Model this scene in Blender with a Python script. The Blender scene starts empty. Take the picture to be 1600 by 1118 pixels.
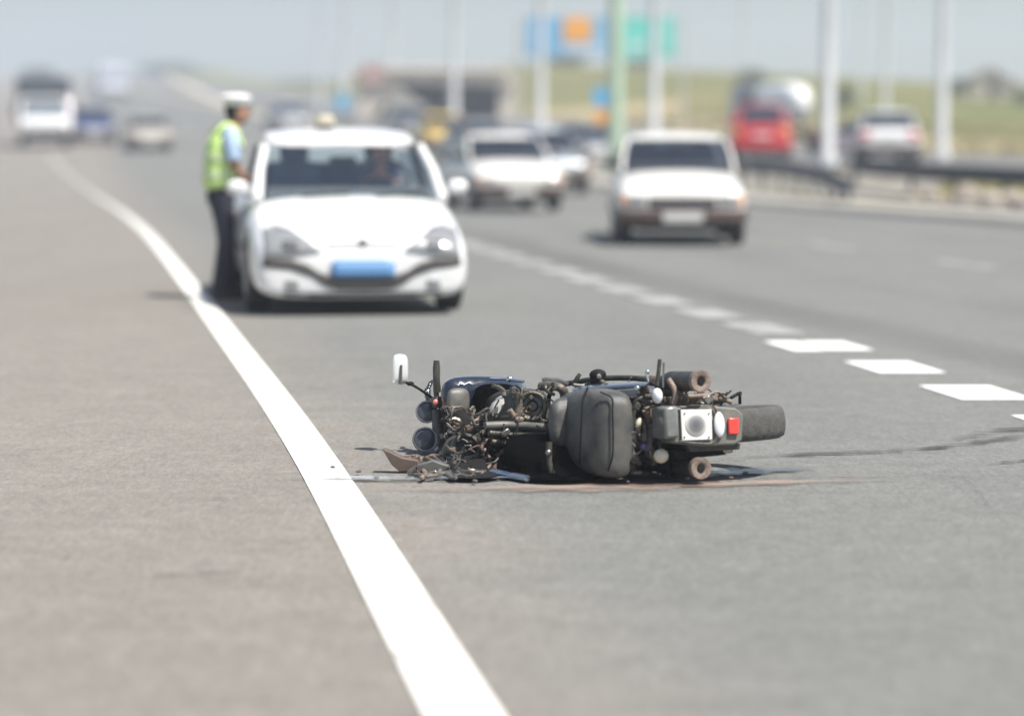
import bpy, bmesh, math, random
import numpy as np
from mathutils import Vector, Matrix
from mathutils.bvhtree import BVHTree
random.seed(7)
R = math.radians
sc = bpy.context.scene
COL = sc.collection

# ------------------------------------------------------------------ camera
F_PX = 4200.0                       # focal length in pixels of a 1600 px wide frame
PITCH = math.atan((559 - 200) / F_PX)
CAM_Z = 1.45
cam_d = bpy.data.cameras.new('camera'); cam = bpy.data.objects.new('camera', cam_d); COL.objects.link(cam)
cam.location = (0, 0, CAM_Z); cam.rotation_euler = (math.pi/2 - PITCH, 0, 0)
cam_d.sensor_width = 36.0; cam_d.lens = 36.0 * F_PX / 1600
cam_d.clip_start = 0.1; cam_d.clip_end = 6000
cam_d.dof.use_dof = True; cam_d.dof.focus_distance = 11.7; cam_d.dof.aperture_fstop = 1.0
cam_d.dof.aperture_blades = 0
sc.camera = cam

# ------------------------------------------------------------------ sky, sun, exposure
SUN_EL = R(62); SUN_AZ = (0.60, -0.42)       # horizontal direction from the scene towards the sun
world = bpy.data.worlds.new('World'); sc.world = world; world.use_nodes = True
wn = world.node_tree; wn.nodes.clear()
wo = wn.nodes.new('ShaderNodeOutputWorld'); wb = wn.nodes.new('ShaderNodeBackground'); sk = wn.nodes.new('ShaderNodeTexSky')
sk.sky_type = 'NISHITA'; sk.sun_disc = False; sk.sun_elevation = SUN_EL
sk.sun_rotation = math.atan2(SUN_AZ[0], SUN_AZ[1]) % (2*math.pi)
sk.air_density = 1.0; sk.dust_density = 2.2; sk.ozone_density = 2.0
wb.inputs['Strength'].default_value = 0.065
wn.links.new(sk.outputs[0], wb.inputs['Color']); wn.links.new(wb.outputs[0], wo.inputs['Surface'])
sun_d = bpy.data.lights.new('sun', 'SUN'); sun = bpy.data.objects.new('sun', sun_d); COL.objects.link(sun)
sun_d.energy = 4.3; sun_d.angle = R(0.55); sun_d.color = (1.0, 0.955, 0.89)
_h = Vector((SUN_AZ[0], SUN_AZ[1])).normalized() * math.cos(SUN_EL)
sun.rotation_euler = Vector((_h.x, _h.y, math.sin(SUN_EL))).to_track_quat('Z', 'Y').to_euler()
sc.view_settings.view_transform = 'Standard'; sc.view_settings.look = 'None'
sc.view_settings.gamma = 1; sc.view_settings.use_curve_mapping = False
sc.view_settings.exposure = 0.84
sc.cycles.volume_bounces = 1; sc.cycles.max_bounces = 8
sc.cycles.use_denoising = True

# ------------------------------------------------------------------ geometry of the place
def ray(px, py):
    x = (px - 800) / F_PX; yv = -(py - 559) / F_PX
    c, s = math.cos(PITCH), math.sin(PITCH)
    return Vector((x, c + yv * s, -s + yv * c))
def at(px, py, Y):
    d = ray(px, py); t = Y / d.y
    return Vector((0, 0, CAM_Z)) + d * t
def prof(Y):
    if Y < 45: return 0.0
    if Y < 95: return 0.000264 * (Y - 45) ** 2
    return 0.66 + 0.0240 * (Y - 95)
def smooth_curve(ks):
    ys = np.array([k[0] for k in ks], float); xs = np.array([k[1] for k in ks], float)
    m = np.gradient(xs, ys)
    def f(Y):
        if Y <= ys[0]: return float(xs[0] + m[0] * (Y - ys[0]))
        if Y >= ys[-1]: return float(xs[-1] + m[-1] * (Y - ys[-1]))
        i = int(np.searchsorted(ys, Y)) - 1; i = max(0, min(i, len(ys) - 2))
        h = ys[i+1] - ys[i]; t = (Y - ys[i]) / h
        return float((2*t**3-3*t*t+1)*xs[i] + (t**3-2*t*t+t)*h*m[i] + (-2*t**3+3*t*t)*xs[i+1] + (t**3-t*t)*h*m[i+1])
    return f
edge = smooth_curve([(2, .53), (6.65, -.132), (11.7, -.86), (19.3, -2.078), (24.15, -2.87), (29.55, -3.76), (37.2, -5.05), (45, -6.46), (58.6, -9.15), (77, -12.85), (88, -15.0), (120, -21.6), (233, -44), (600, -112), (1200, -225)])
kerb = smooth_curve([(2, 22), (25, 12.3), (40, 7.65), (50, 4.6), (62, 1.9), (80, -1.0), (95, -4.0), (120, -8.6), (233, -30), (600, -96), (1200, -208)])
opp_l = smooth_curve([(2, 25), (40, 13.5), (55, 8.6), (68, 5.2), (76, 3.2), (100, -1.5), (120, -5.5), (233, -27), (600, -93), (1200, -205)])
def opp_r(Y): return opp_l(Y) + 13.5
def opp_z(Y):
    p = prof(Y); return .5 * (.6 + p) + .5 * math.sqrt((p - .6) ** 2 + .01)
RIDGE = smooth_curve([(-400, 8), (-120, 6.2), (-30, 6.6), (0, 7.2), (8, 7.0), (20, 6.5), (36, 5.5), (50, 4.7), (90, 4.2), (400, 4)])
def ground(X, Y):
    p = prof(Y); e = edge(Y); k = kerb(Y); ol = opp_l(Y); orr = opp_r(Y); oz = opp_z(Y)
    if X < e - 7: return p - .08 - min(.5, .05 * (e - 7 - X))
    if X < k + .2: return p - .10
    if X < ol:
        t = min(1, max(0, (X - k - .2) / max(.5, ol - k - .2)))
        base = p + .06
        return base + (oz - .05 - base) * (max(0, (t - .62) / .38) ** 1.5) + .02 * math.sin(X * 1.7 + Y * .8)
    if X < orr + .2: return oz - .10
    t = min(1.0, max(0.0, (Y - 125) / 135.0)); t2 = t * t * (3 - 2 * t)
    far = (RIDGE(X) + max(0, p - .3 - RIDGE(X)) * (1 - min(1, (X - orr - .2) / 45.0))) if Y > 90 else p
    d = min(1.0, (X - orr - .2) / 14.0)
    base = oz - .03
    return base + (far - base) * t2 * d

# ------------------------------------------------------------------ materials
def mat(name, col, rough=.5, metal=0., var=.0, scale=8., bump=0., bscale=40., col2=None, alpha=None, coat=0., emis=None):
    m = bpy.data.materials.new(name); m.use_nodes = True
    nt = m.node_tree; b = nt.nodes['Principled BSDF']
    b.inputs['Base Color'].default_value = (*col, 1); b.inputs['Roughness'].default_value = rough; b.inputs['Metallic'].default_value = metal
    if coat: b.inputs['Coat Weight'].default_value = coat; b.inputs['Coat Roughness'].default_value = .06
    tc = nt.nodes.new('ShaderNodeTexCoord')
    if var or col2:
        n = nt.nodes.new('ShaderNodeTexNoise'); n.inputs['Scale'].default_value = scale; n.inputs['Detail'].default_value = 6; n.inputs['Roughness'].default_value = .65
        nt.links.new(tc.outputs['Object'], n.inputs['Vector'])
        r = nt.nodes.new('ShaderNodeValToRGB'); r.color_ramp.elements[0].position = .35; r.color_ramp.elements[1].position = .68
        c2 = col2 if col2 else tuple(min(1, c * (1 + var)) for c in col)
        c1 = col if col2 else tuple(c * (1 - var) for c in col)
        r.color_ramp.elements[0].color = (*c1, 1); r.color_ramp.elements[1].color = (*c2, 1)
        nt.links.new(n.outputs['Fac'], r.inputs['Fac']); nt.links.new(r.outputs['Color'], b.inputs['Base Color'])
    if bump:
        n2 = nt.nodes.new('ShaderNodeTexNoise'); n2.inputs['Scale'].default_value = bscale; n2.inputs['Detail'].default_value = 4
        nt.links.new(tc.outputs['Object'], n2.inputs['Vector'])
        bp_ = nt.nodes.new('ShaderNodeBump'); bp_.inputs['Strength'].default_value = bump; bp_.inputs['Distance'].default_value = .01
        nt.links.new(n2.outputs['Fac'], bp_.inputs['Height']); nt.links.new(bp_.outputs['Normal'], b.inputs['Normal'])
    return m
def glass_mat(name, tint, keep=.5, rough=.03):
    m = bpy.data.materials.new(name); m.use_nodes = True; nt = m.node_tree; nt.nodes.clear()
    o = nt.nodes.new('ShaderNodeOutputMaterial'); mx = nt.nodes.new('ShaderNodeMixShader')
    t = nt.nodes.new('ShaderNodeBsdfTransparent'); t.inputs[0].default_value = (*tint, 1)
    g = nt.nodes.new('ShaderNodeBsdfGlossy'); g.inputs['Roughness'].default_value = rough
    f = nt.nodes.new('ShaderNodeFresnel'); f.inputs['IOR'].default_value = 1.5
    a = nt.nodes.new('ShaderNodeMath'); a.operation = 'ADD'; a.inputs[1].default_value = 1 - keep
    ge = nt.nodes.new('ShaderNodeNewGeometry'); iv = nt.nodes.new('ShaderNodeMath'); iv.operation = 'SUBTRACT'; iv.inputs[0].default_value = 1
    mu = nt.nodes.new('ShaderNodeMath'); mu.operation = 'MULTIPLY'      # only the outer face mirrors; inside the slab the ray passes on
    nt.links.new(ge.outputs['Backfacing'], iv.inputs[1]); nt.links.new(f.outputs[0], a.inputs[0]); nt.links.new(a.outputs[0], mu.inputs[0]); nt.links.new(iv.outputs[0], mu.inputs[1]); nt.links.new(mu.outputs[0], mx.inputs[0])
    nt.links.new(t.outputs[0], mx.inputs[1]); nt.links.new(g.outputs[0], mx.inputs[2]); nt.links.new(mx.outputs[0], o.inputs['Surface'])
    return m

def asphalt(name, warm, cool, split=True, far=False):
    m = bpy.data.materials.new(name); m.use_nodes = True; nt = m.node_tree; b = nt.nodes['Principled BSDF']; L = nt.links.new
    N = lambda t: nt.nodes.new(t)
    geo = N('ShaderNodeNewGeometry')
    def noise(scale, det=5, rough=.6, sx=1, sy=1):
        mp = N('ShaderNodeMapping'); mp.inputs['Scale'].default_value = (sx, sy, 1); L(geo.outputs['Position'], mp.inputs['Vector'])
        n = N('ShaderNodeTexNoise'); n.inputs['Scale'].default_value = scale; n.inputs['Detail'].default_value = det; n.inputs['Roughness'].default_value = rough
        L(mp.outputs[0], n.inputs['Vector']); return n.outputs['Fac']
    def mr(v, a, bb, c, d):
        x = N('ShaderNodeMapRange'); L(v, x.inputs[0])
        for i, q in enumerate((a, bb, c, d)): x.inputs[i + 1].default_value = q
        return x.outputs[0]
    def math_(op, a, bb):
        x = N('ShaderNodeMath'); x.operation = op
        for i, q in enumerate((a, bb)):
            if isinstance(q, (int, float)): x.inputs[i].default_value = q
            else: L(q, x.inputs[i])
        return x.outputs[0]
    sep = N('ShaderNodeSeparateXYZ'); L(geo.outputs['Position'], sep.inputs[0])
    # the pale warm surfacing of the outer strip gives way to grey aggregate towards the traffic lanes
    lane = math_('ADD', sep.outputs['X'], math_('MULTIPLY', sep.outputs['Y'], .165))
    wob = math_('MULTIPLY', math_('SUBTRACT', noise(.9, 4), .5), 1.6)
    fac = mr(math_('ADD', lane, wob), .95, 1.95, 0, 1)
    mix = N('ShaderNodeMix'); mix.data_type = 'RGBA'; mix.inputs[6].default_value = (*warm, 1); mix.inputs[7].default_value = (*cool, 1)
    if split: L(fac, mix.inputs[0])
    else: mix.inputs[0].default_value = 1
    def mul(col, f, lo, hi, a=.3, c=.7):
        v = mr(f, a, c, lo, hi)
        x = N('ShaderNodeVectorMath'); x.operation = 'SCALE'; L(col, x.inputs[0]); L(v, x.inputs['Scale']); return x.outputs[0]
    c = mul(mix.outputs[2], noise(150, 3, .7, 1, .5), .66, 1.36)          # aggregate
    c = mul(c, noise(44, 5, .7, 1, .33), .78, 1.22)
    c = mul(c, noise(14.0, 6, .75, 1, .4), .86, 1.14)
    c = mul(c, noise(3.0, 6, .7), .92, 1.08)
    c = mul(c, noise(.55, 4, .6, 1, .35), .93, 1.06)
    c = mul(c, noise(2.2, 5, .6, .25, 1.6), .955, 1.04)           # faint scuffs across
    # bright and dark chips
    vo = N('ShaderNodeTexVoronoi'); vo.inputs['Scale'].default_value = 55; L(geo.outputs['Position'], vo.inputs['Vector'])
    chip = math_('MULTIPLY', math_('LESS_THAN', vo.outputs['Distance'], .13), mr(noise(9, 2), .55, .62, 0, 1))
    mx2 = N('ShaderNodeMix'); mx2.data_type = 'RGBA'; mx2.inputs[7].default_value = (.34, .335, .32, 1); L(math_('MULTIPLY', chip, .55), mx2.inputs[0]); L(c, mx2.inputs[6])
    # rubber-darkened wheel tracks in the driving lanes
    wave = math_('SINE', math_('MULTIPLY', math_('ADD', math_('ADD', sep.outputs['X'], math_('MULTIPLY', sep.outputs['Y'], .178)), math_('MULTIPLY', noise(.12, 2), 1.2)), 3.1), 0)
    trk = math_('MULTIPLY', mr(wave, .1, .9, 0, 1), mr(noise(.25, 3, .5, 1, .2), .4, .62, 0, 1))
    trk = math_('MULTIPLY', trk, mr(lane, 3.2, 5.5, 0, 1))
    mx3 = N('ShaderNodeMix'); mx3.data_type = 'RGBA'; mx3.inputs[7].default_value = (cool[0]*.62, cool[1]*.62, cool[2]*.63, 1); L(math_('MULTIPLY', trk, .75), mx3.inputs[0]); L(mx2.outputs[2], mx3.inputs[6])
    L(mx3.outputs[2], b.inputs['Base Color']); b.inputs['Roughness'].default_value = .88; b.inputs['Specular IOR Level'].default_value = .3
    bn = N('ShaderNodeBump'); bn.inputs['Strength'].default_value = .35; bn.inputs['Distance'].default_value = .004
    L(noise(150, 3, .7), bn.inputs['Height']); L(bn.outputs[0], b.inputs['Normal'])
    return m
M = {}
M['asphalt'] = asphalt('asphalt', (.198, .183, .162), (.158, .160, .149))
M['asphalt_far'] = asphalt('asphalt_far', (.17, .165, .155), (.150, .150, .145), split=False)
def paint_mat(name, col, wear, stain=False, base=(.17, .165, .15)):
    m = bpy.data.materials.new(name); m.use_nodes = True; nt = m.node_tree; b = nt.nodes['Principled BSDF']; L = nt.links.new
    g = nt.nodes.new('ShaderNodeNewGeometry'); n = nt.nodes.new('ShaderNodeTexNoise'); n.inputs['Scale'].default_value = 26; n.inputs['Detail'].default_value = 9; n.inputs['Roughness'].default_value = .75
    n2 = nt.nodes.new('ShaderNodeTexNoise'); n2.inputs['Scale'].default_value = 2.4; n2.inputs['Detail'].default_value = 4
    L(g.outputs['Position'], n.inputs['Vector']); L(g.outputs['Position'], n2.inputs['Vector'])
    ad = nt.nodes.new('ShaderNodeMath'); ad.operation = 'ADD'; L(n.outputs['Fac'], ad.inputs[0]); L(n2.outputs['Fac'], ad.inputs[1])
    r = nt.nodes.new('ShaderNodeValToRGB'); r.color_ramp.elements[0].position = .5 - .09 + wear; r.color_ramp.elements[1].position = .5 + .02 + wear
    hf = nt.nodes.new('ShaderNodeMath'); hf.operation = 'MULTIPLY'; hf.inputs[1].default_value = .5; L(ad.outputs[0], hf.inputs[0]); L(hf.outputs[0], r.inputs['Fac'])
    r.color_ramp.elements[0].color = (*base, 1); r.color_ramp.elements[1].color = (*col, 1)
    L(r.outputs['Color'], b.inputs['Base Color']); b.inputs['Roughness'].default_value = .7
    bn = nt.nodes.new('ShaderNodeBump'); bn.inputs['Strength'].default_value = .4; bn.inputs['Distance'].default_value = .003
    n3 = nt.nodes.new('ShaderNodeTexNoise'); n3.inputs['Scale'].default_value = 150; L(g.outputs['Position'], n3.inputs['Vector']); L(n3.outputs['Fac'], bn.inputs['Height']); L(bn.outputs[0], b.inputs['Normal'])
    return m
M['paint'] = paint_mat('paint', (.78, .77, .72), -.095)
def wear_along(m, y0, y1, k):          # the paint is older and more worn further up the road
    nt = m.node_tree; b = nt.nodes['Principled BSDF']; src = b.inputs['Base Color'].links[0].from_socket
    g = nt.nodes.new('ShaderNodeNewGeometry'); sp = nt.nodes.new('ShaderNodeSeparateXYZ'); nt.links.new(g.outputs['Position'], sp.inputs[0])
    mr = nt.nodes.new('ShaderNodeMapRange'); mr.inputs[1].default_value = y0; mr.inputs[2].default_value = y1; mr.inputs[3].default_value = 1; mr.inputs[4].default_value = k; nt.links.new(sp.outputs['Y'], mr.inputs[0])
    v = nt.nodes.new('ShaderNodeVectorMath'); v.operation = 'SCALE'; nt.links.new(src, v.inputs[0]); nt.links.new(mr.outputs[0], v.inputs['Scale']); nt.links.new(v.outputs[0], b.inputs['Base Color'])
wear_along(M['paint'], 28, 62, .42)
M['paint_far'] = paint_mat('paint_far', (.42, .42, .40), -.06)
M['paint_block'] = paint_mat('paint_block', (.80, .80, .79), -.10)
M['paint_worn'] = paint_mat('paint_worn', (.33, .33, .32), -.01)
def stain_mat(name, col, strength, scale, rough=.8, stretch=(1, 1), lo=.42, hi=.62):
    m = bpy.data.materials.new(name); m.use_nodes = True; nt = m.node_tree; L = nt.links.new; b = nt.nodes['Principled BSDF']
    b.inputs['Base Color'].default_value = (*col, 1); b.inputs['Roughness'].default_value = rough
    g = nt.nodes.new('ShaderNodeNewGeometry'); mp = nt.nodes.new('ShaderNodeMapping'); mp.inputs['Scale'].default_value = (*stretch, 1)
    n = nt.nodes.new('ShaderNodeTexNoise'); n.inputs['Scale'].default_value = scale; n.inputs['Detail'].default_value = 6
    L(g.outputs['Position'], mp.inputs[0]); L(mp.outputs[0], n.inputs['Vector'])
    r = nt.nodes.new('ShaderNodeMapRange'); r.inputs[1].default_value = lo; r.inputs[2].default_value = hi; r.inputs[4].default_value = strength; L(n.outputs['Fac'], r.inputs[0])
    at_ = nt.nodes.new('ShaderNodeAttribute'); at_.attribute_name = 'fade'
    mu = nt.nodes.new('ShaderNodeMath'); mu.operation = 'MULTIPLY'; L(r.outputs[0], mu.inputs[0]); L(at_.outputs['Fac'], mu.inputs[1])
    L(mu.outputs[0], b.inputs['Alpha']); return m
M['skid'] = stain_mat('skid', (.02, .02, .021), .95, 14, stretch=(.3, 1.6))
M['oil'] = stain_mat('oil', (.05, .052, .06), .85, 9, rough=.12, stretch=(.4, 1.5), lo=.3, hi=.5)
M['dust'] = stain_mat('dust', (.34, .235, .185), .62, 12, stretch=(.35, 1.5), lo=.3, hi=.6)
M['wet'] = stain_mat('wet', (.40, .44, .50), .8, 11, rough=.12, stretch=(.3, 1.5), lo=.33, hi=.5)
M['terrain'] = None
def terrain_mat():
    m = bpy.data.materials.new('dry_grass_ground'); m.use_nodes = True; nt = m.node_tree; L = nt.links.new; b = nt.nodes['Principled BSDF']
    g = nt.nodes.new('ShaderNodeNewGeometry')
    n = nt.nodes.new('ShaderNodeTexNoise'); n.inputs['Scale'].default_value = .11; n.inputs['Detail'].default_value = 8; n.inputs['Roughness'].default_value = .6
    n2 = nt.nodes.new('ShaderNodeTexNoise'); n2.inputs['Scale'].default_value = 2.3; n2.inputs['Detail'].default_value = 6
    mp = nt.nodes.new('ShaderNodeMapping'); mp.inputs['Scale'].default_value = (.7, 1.4, 1); L(g.outputs['Position'], mp.inputs[0])
    L(mp.outputs[0], n.inputs[0]); L(g.outputs['Position'], n2.inputs[0])
    r = nt.nodes.new('ShaderNodeValToRGB'); cr = r.color_ramp
    cr.elements[0].position = .32; cr.elements[0].color = (.085, .11, .032, 1)
    cr.elements[1].position = .70; cr.elements[1].color = (.25, .195, .095, 1)
    e = cr.elements.new(.5); e.color = (.15, .145, .05, 1)
    L(n.outputs['Fac'], r.inputs[0])
    s = nt.nodes.new('ShaderNodeMapRange'); s.inputs[1].default_value = .3; s.inputs[2].default_value = .7; s.inputs[3].default_value = .7; s.inputs[4].default_value = 1.3; L(n2.outputs['Fac'], s.inputs[0])
    v = nt.nodes.new('ShaderNodeVectorMath'); v.operation = 'SCALE'; L(r.outputs[0], v.inputs[0]); L(s.outputs[0], v.inputs['Scale']); L(v.outputs[0], b.inputs['Base Color'])
    b.inputs['Roughness'].default_value = 1; b.inputs['Specular IOR Level'].default_value = .1
    return m
M['terrain'] = terrain_mat()
M['concrete'] = mat('concrete', (.42, .39, .34), .9, var=.12, scale=1.5, bump=.2)
M['kerb_concrete'] = mat('kerb_concrete', (.36, .34, .30), .9, var=.15, scale=1.2)
M['beige_concrete'] = mat('beige_concrete', (.62, .55, .46), .9, var=.1, scale=.6)
M['galv'] = mat('galvanised', (.085, .092, .105), .5, .5, var=.15, scale=3)
M['pole_white'] = mat('pole_white', (.50, .515, .515), .4, .1, var=.08, scale=2)
M['pole_green'] = mat('pole_green', (.42, .54, .40), .5, var=.12, scale=2)
M['sign_blue'] = mat('sign_blue', (.17, .43, .66), .45, var=.15, scale=.8)
M['sign_teal'] = mat('sign_teal', (.13, .60, .52), .45, var=.15, scale=.8)
M['sign_orange'] = mat('sign_orange', (.85, .38, .03), .45, var=.05)
M['sign_white'] = mat('sign_white', (.72, .76, .8), .45)
M['sign_red'] = mat('sign_red', (.46, .30, .27), .5)
M['stone'] = mat('stone', (.36, .31, .27), .9, var=.25, scale=4, bump=.4, bscale=9)
M['grass'] = mat('grass_blades', (.13, .14, .045), .9, col2=(.28, .23, .11), scale=3)
M['shrub'] = mat('shrub_leaves', (.035, .055, .018), .85, col2=(.10, .12, .04), scale=5)
M['car_white'] = mat('car_white', (.80, .80, .79), .28, coat=.7, var=.03, scale=2)
M['car_cream'] = mat('car_cream', (.80, .78, .73), .35, coat=.5, var=.05, scale=2)
M['car_silver'] = mat('car_silver', (.40, .43, .46), .35, .5, coat=.5)
M['car_red'] = mat('car_red', (.52, .015, .02), .3, coat=.7)
M['car_yellow'] = mat('car_yellow', (.75, .50, .06), .35, coat=.5)
M['car_blue'] = mat('car_blue', (.03, .06, .20), .3, coat=.6)
M['car_beige'] = mat('car_beige', (.44, .41, .35), .35, coat=.4)
M['car_grey'] = mat('car_grey', (.16, .175, .20), .35, .4, coat=.5)
M['dark_plastic'] = mat('dark_plastic', (.035, .035, .036), .55, var=.25, scale=9)
M['brown_bumper'] = mat('brown_bumper', (.085, .055, .045), .6, var=.3, scale=5)
M['grille'] = mat('grille', (.03, .03, .033), .4)
M['tyre'] = mat('tyre', (.028, .028, .027), .85, var=.3, scale=12, bump=.2)
M['rim'] = mat('rim', (.32, .33, .34), .4, .7, var=.1)
M['cab_interior'] = mat('cab_interior', (.17, .18, .19), .8, var=.2)
M['seat_cloth'] = mat('seat_cloth', (.075, .095, .13), .85, var=.2)
M['pane'] = glass_mat('car_pane', (.90, .95, .96), .86, .12)
M['pane_dark'] = glass_mat('car_pane_dark', (.55, .60, .64), .84, .12)
M['lamp_glass'] = mat('lamp_glass', (.30, .31, .31), .2, .25, coat=.6)
M['lamp_red'] = mat('lamp_red', (.50, .02, .02), .25, coat=1)
M['lamp_orange'] = mat('lamp_orange', (.85, .30, .03), .25, coat=1)
M['plate_blue'] = mat('plate_blue', (.13, .29, .54), .5)
M['plate_white'] = mat('plate_white', (.62, .62, .58), .4)
M['beacon'] = mat('beacon', (.46, .42, .33), .5)
M['canvas'] = mat('canvas', (.05, .06, .075), .8, var=.15)
M['truck_box'] = mat('truck_box', (.55, .56, .62), .5, var=.08)
M['tank_white'] = mat('tank_white', (.84, .84, .82), .3, coat=.4)
# people
M['skin'] = mat('skin', (.36, .19, .125), .55, var=.08, scale=20)
M['hair'] = mat('hair', (.018, .013, .011), .7)
M['shirt'] = mat('shirt_blue', (.36, .48, .64), .8, var=.08, scale=12, bump=.3, bscale=18)
M['vest'] = mat('vest_lime', (.66, .88, .30), .6, var=.08, scale=9, bump=.3, bscale=14)
M['vest_band'] = mat('vest_band', (.70, .84, .50), .35)
M['trousers'] = mat('trousers_navy', (.022, .026, .042), .85, var=.2, scale=9, bump=.4, bscale=14)
M['shoe'] = mat('shoe', (.015, .015, .015), .4)
M['cap_white'] = mat('cap_white', (.78, .78, .76), .7)
M['paper'] = mat('paper', (.80, .80, .80), .7)
# motorcycle
M['gloss_black'] = mat('gloss_black', (.012, .013, .016), .16, coat=1, var=.3, scale=12)
M['matt_black'] = mat('matt_black', (.009, .009, .009), .8, var=.4, scale=20, bump=.3)
M['matt_black'].node_tree.nodes['Principled BSDF'].inputs['Specular IOR Level'].default_value = .25
M['shade_black'] = mat('shade_black', (.0025, .0025, .0025), 1.0)  # near black, stands for deep shade low on the bike and beside the cowl
M['shade_black'].node_tree.nodes['Principled BSDF'].inputs['Specular IOR Level'].default_value = .02
M['vinyl'] = mat('seat_vinyl', (.040, .046, .050), .45, col2=(.125, .118, .100), scale=7, bump=.25, bscale=260)
M['dusty_vinyl'] = mat('dusty_vinyl', (.085, .085, .080), .5, col2=(.15, .142, .125), scale=5, bump=.2, bscale=200)
M['dusty_black'] = mat('dusty_black', (.022, .022, .020), .5, col2=(.085, .076, .060), scale=14, bump=.3, bscale=60)
M['chrome'] = mat('chrome', (.72, .74, .76), .14, 1., var=.08, scale=18)
M['dull_chrome'] = mat('dull_chrome', (.40, .40, .39), .32, .9, col2=(.20, .17, .14), scale=16)
M['cast_alu'] = mat('cast_aluminium', (.17, .155, .125), .5, .35, col2=(.065, .055, .043), scale=22, bump=.5, bscale=80)
M['olive_alu'] = mat('oily_aluminium', (.085, .085, .065), .42, .3, col2=(.03, .03, .024), scale=15, bump=.4, bscale=70)
M['rust'] = mat('rusty_steel', (.21, .135, .10), .7, .3, col2=(.09, .06, .05), scale=30, bump=.5, bscale=90)
M['rust_pale'] = mat('dusty_pipe', (.30, .235, .19), .65, .2, col2=(.16, .12, .10), scale=25, bump=.4, bscale=90)
M['dull_grey_lens'] = mat('dull_grey_lens', (.19, .20, .19), .3, col2=(.13, .13, .12), scale=18, coat=.4)
M['grey_plastic'] = mat('grey_plastic', (.085, .088, .082), .5, col2=(.16, .15, .13), scale=14)
M['housing_grey'] = mat('housing_grey', (.115, .115, .105), .5, col2=(.20, .19, .165), scale=14)
M['tyre_dusty'] = mat('tyre_dusty', (.062, .062, .058), .9, col2=(.095, .093, .084), scale=28, bump=.4, bscale=120)
M['plate_cream'] = mat('plate_cream', (.80, .78, .72), .35, var=.04)
def reflection_mat():  # soft radial patch paints the dark reflection in the plate
    m = mat('dark_reflection', (.2, .2, .2), .35); nt = m.node_tree; b = nt.nodes['Principled BSDF']
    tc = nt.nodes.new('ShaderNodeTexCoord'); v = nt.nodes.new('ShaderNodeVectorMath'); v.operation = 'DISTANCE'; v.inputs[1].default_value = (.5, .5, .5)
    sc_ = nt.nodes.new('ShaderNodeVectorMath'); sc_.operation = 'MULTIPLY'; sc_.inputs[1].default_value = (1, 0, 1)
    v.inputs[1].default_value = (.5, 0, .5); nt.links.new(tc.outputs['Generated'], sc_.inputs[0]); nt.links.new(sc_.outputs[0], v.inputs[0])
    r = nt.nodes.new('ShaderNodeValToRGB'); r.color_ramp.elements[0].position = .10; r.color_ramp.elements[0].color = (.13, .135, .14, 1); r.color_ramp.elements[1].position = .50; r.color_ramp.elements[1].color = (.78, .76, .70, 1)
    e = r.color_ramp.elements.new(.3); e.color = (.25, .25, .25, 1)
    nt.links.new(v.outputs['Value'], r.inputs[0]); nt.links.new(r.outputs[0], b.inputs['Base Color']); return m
M['dark_reflection'] = reflection_mat()
M['lens_clear'] = mat('lens_clear', (.80, .82, .85), .12, coat=1)
M['lens_cream'] = mat('lens_cream', (.62, .55, .42), .3, coat=.6)
M['lens_red'] = mat('lens_red', (.80, .05, .035), .25, coat=1)
M['lens_pink'] = mat('lens_pink', (.70, .20, .17), .3, coat=.5)
M['gauge_glass'] = mat('gauge_glass', (.035, .042, .05), .45, coat=1, var=.15)
M['mirror_back'] = mat('mirror_shell', (.80, .82, .80), .22, .35, coat=.6)
M['wedge_brown'] = mat('broken_panel', (.085, .06, .048), .55, col2=(.14, .10, .08), scale=14)
M['blue_steel'] = mat('blue_steel', (.42, .50, .60), .2, .85)
M['green'] = mat('green_plastic', (.10, .40, .14), .4)
M['purple'] = mat('purple_plastic', (.10, .09, .28), .5)

# ------------------------------------------------------------------ builders
def link(name, me, m=None, parent=None):
    o = bpy.data.objects.new(name, me); COL.objects.link(o)
    if m is not None and me is not None:
        if not me.materials: me.materials.append(m)
    if parent: o.parent = parent
    return o
def obj(name, bm, m, parent=None, smooth=True, bev=0., sub=0):
    bmesh.ops.recalc_face_normals(bm, faces=bm.faces)
    me = bpy.data.meshes.new(name); bm.to_mesh(me); bm.free()
    if smooth:
        me.polygons.foreach_set('use_smooth', [True] * len(me.polygons))
        me.set_sharp_from_angle(angle=R(48))
    o = link(name, me, m, parent)
    if bev:
        b = o.modifiers.new('bevel', 'BEVEL'); b.width = bev; b.segments = 2; b.limit_method = 'ANGLE'; b.angle_limit = R(40)
    if sub:
        s = o.modifiers.new('sub', 'SUBSURF'); s.levels = sub; s.render_levels = sub
    return o
def tag(o, label=None, cat=None, group=None, kind=None):
    if label: o['label'] = label
    if cat: o['category'] = cat
    if group: o['group'] = group
    if kind: o['kind'] = kind
    return o
def empty(name, loc, rz=0):
    o = bpy.data.objects.new(name, None); COL.objects.link(o); o.location = loc; o.rotation_euler = (0, 0, rz); o.empty_display_size = .2
    return o
def copy_tree(o, parent=None):
    c = o.copy(); COL.objects.link(c); c.parent = parent
    for ch in list(o.children): copy_tree(ch, c)
    return c
def BM(): return bmesh.new()
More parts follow.
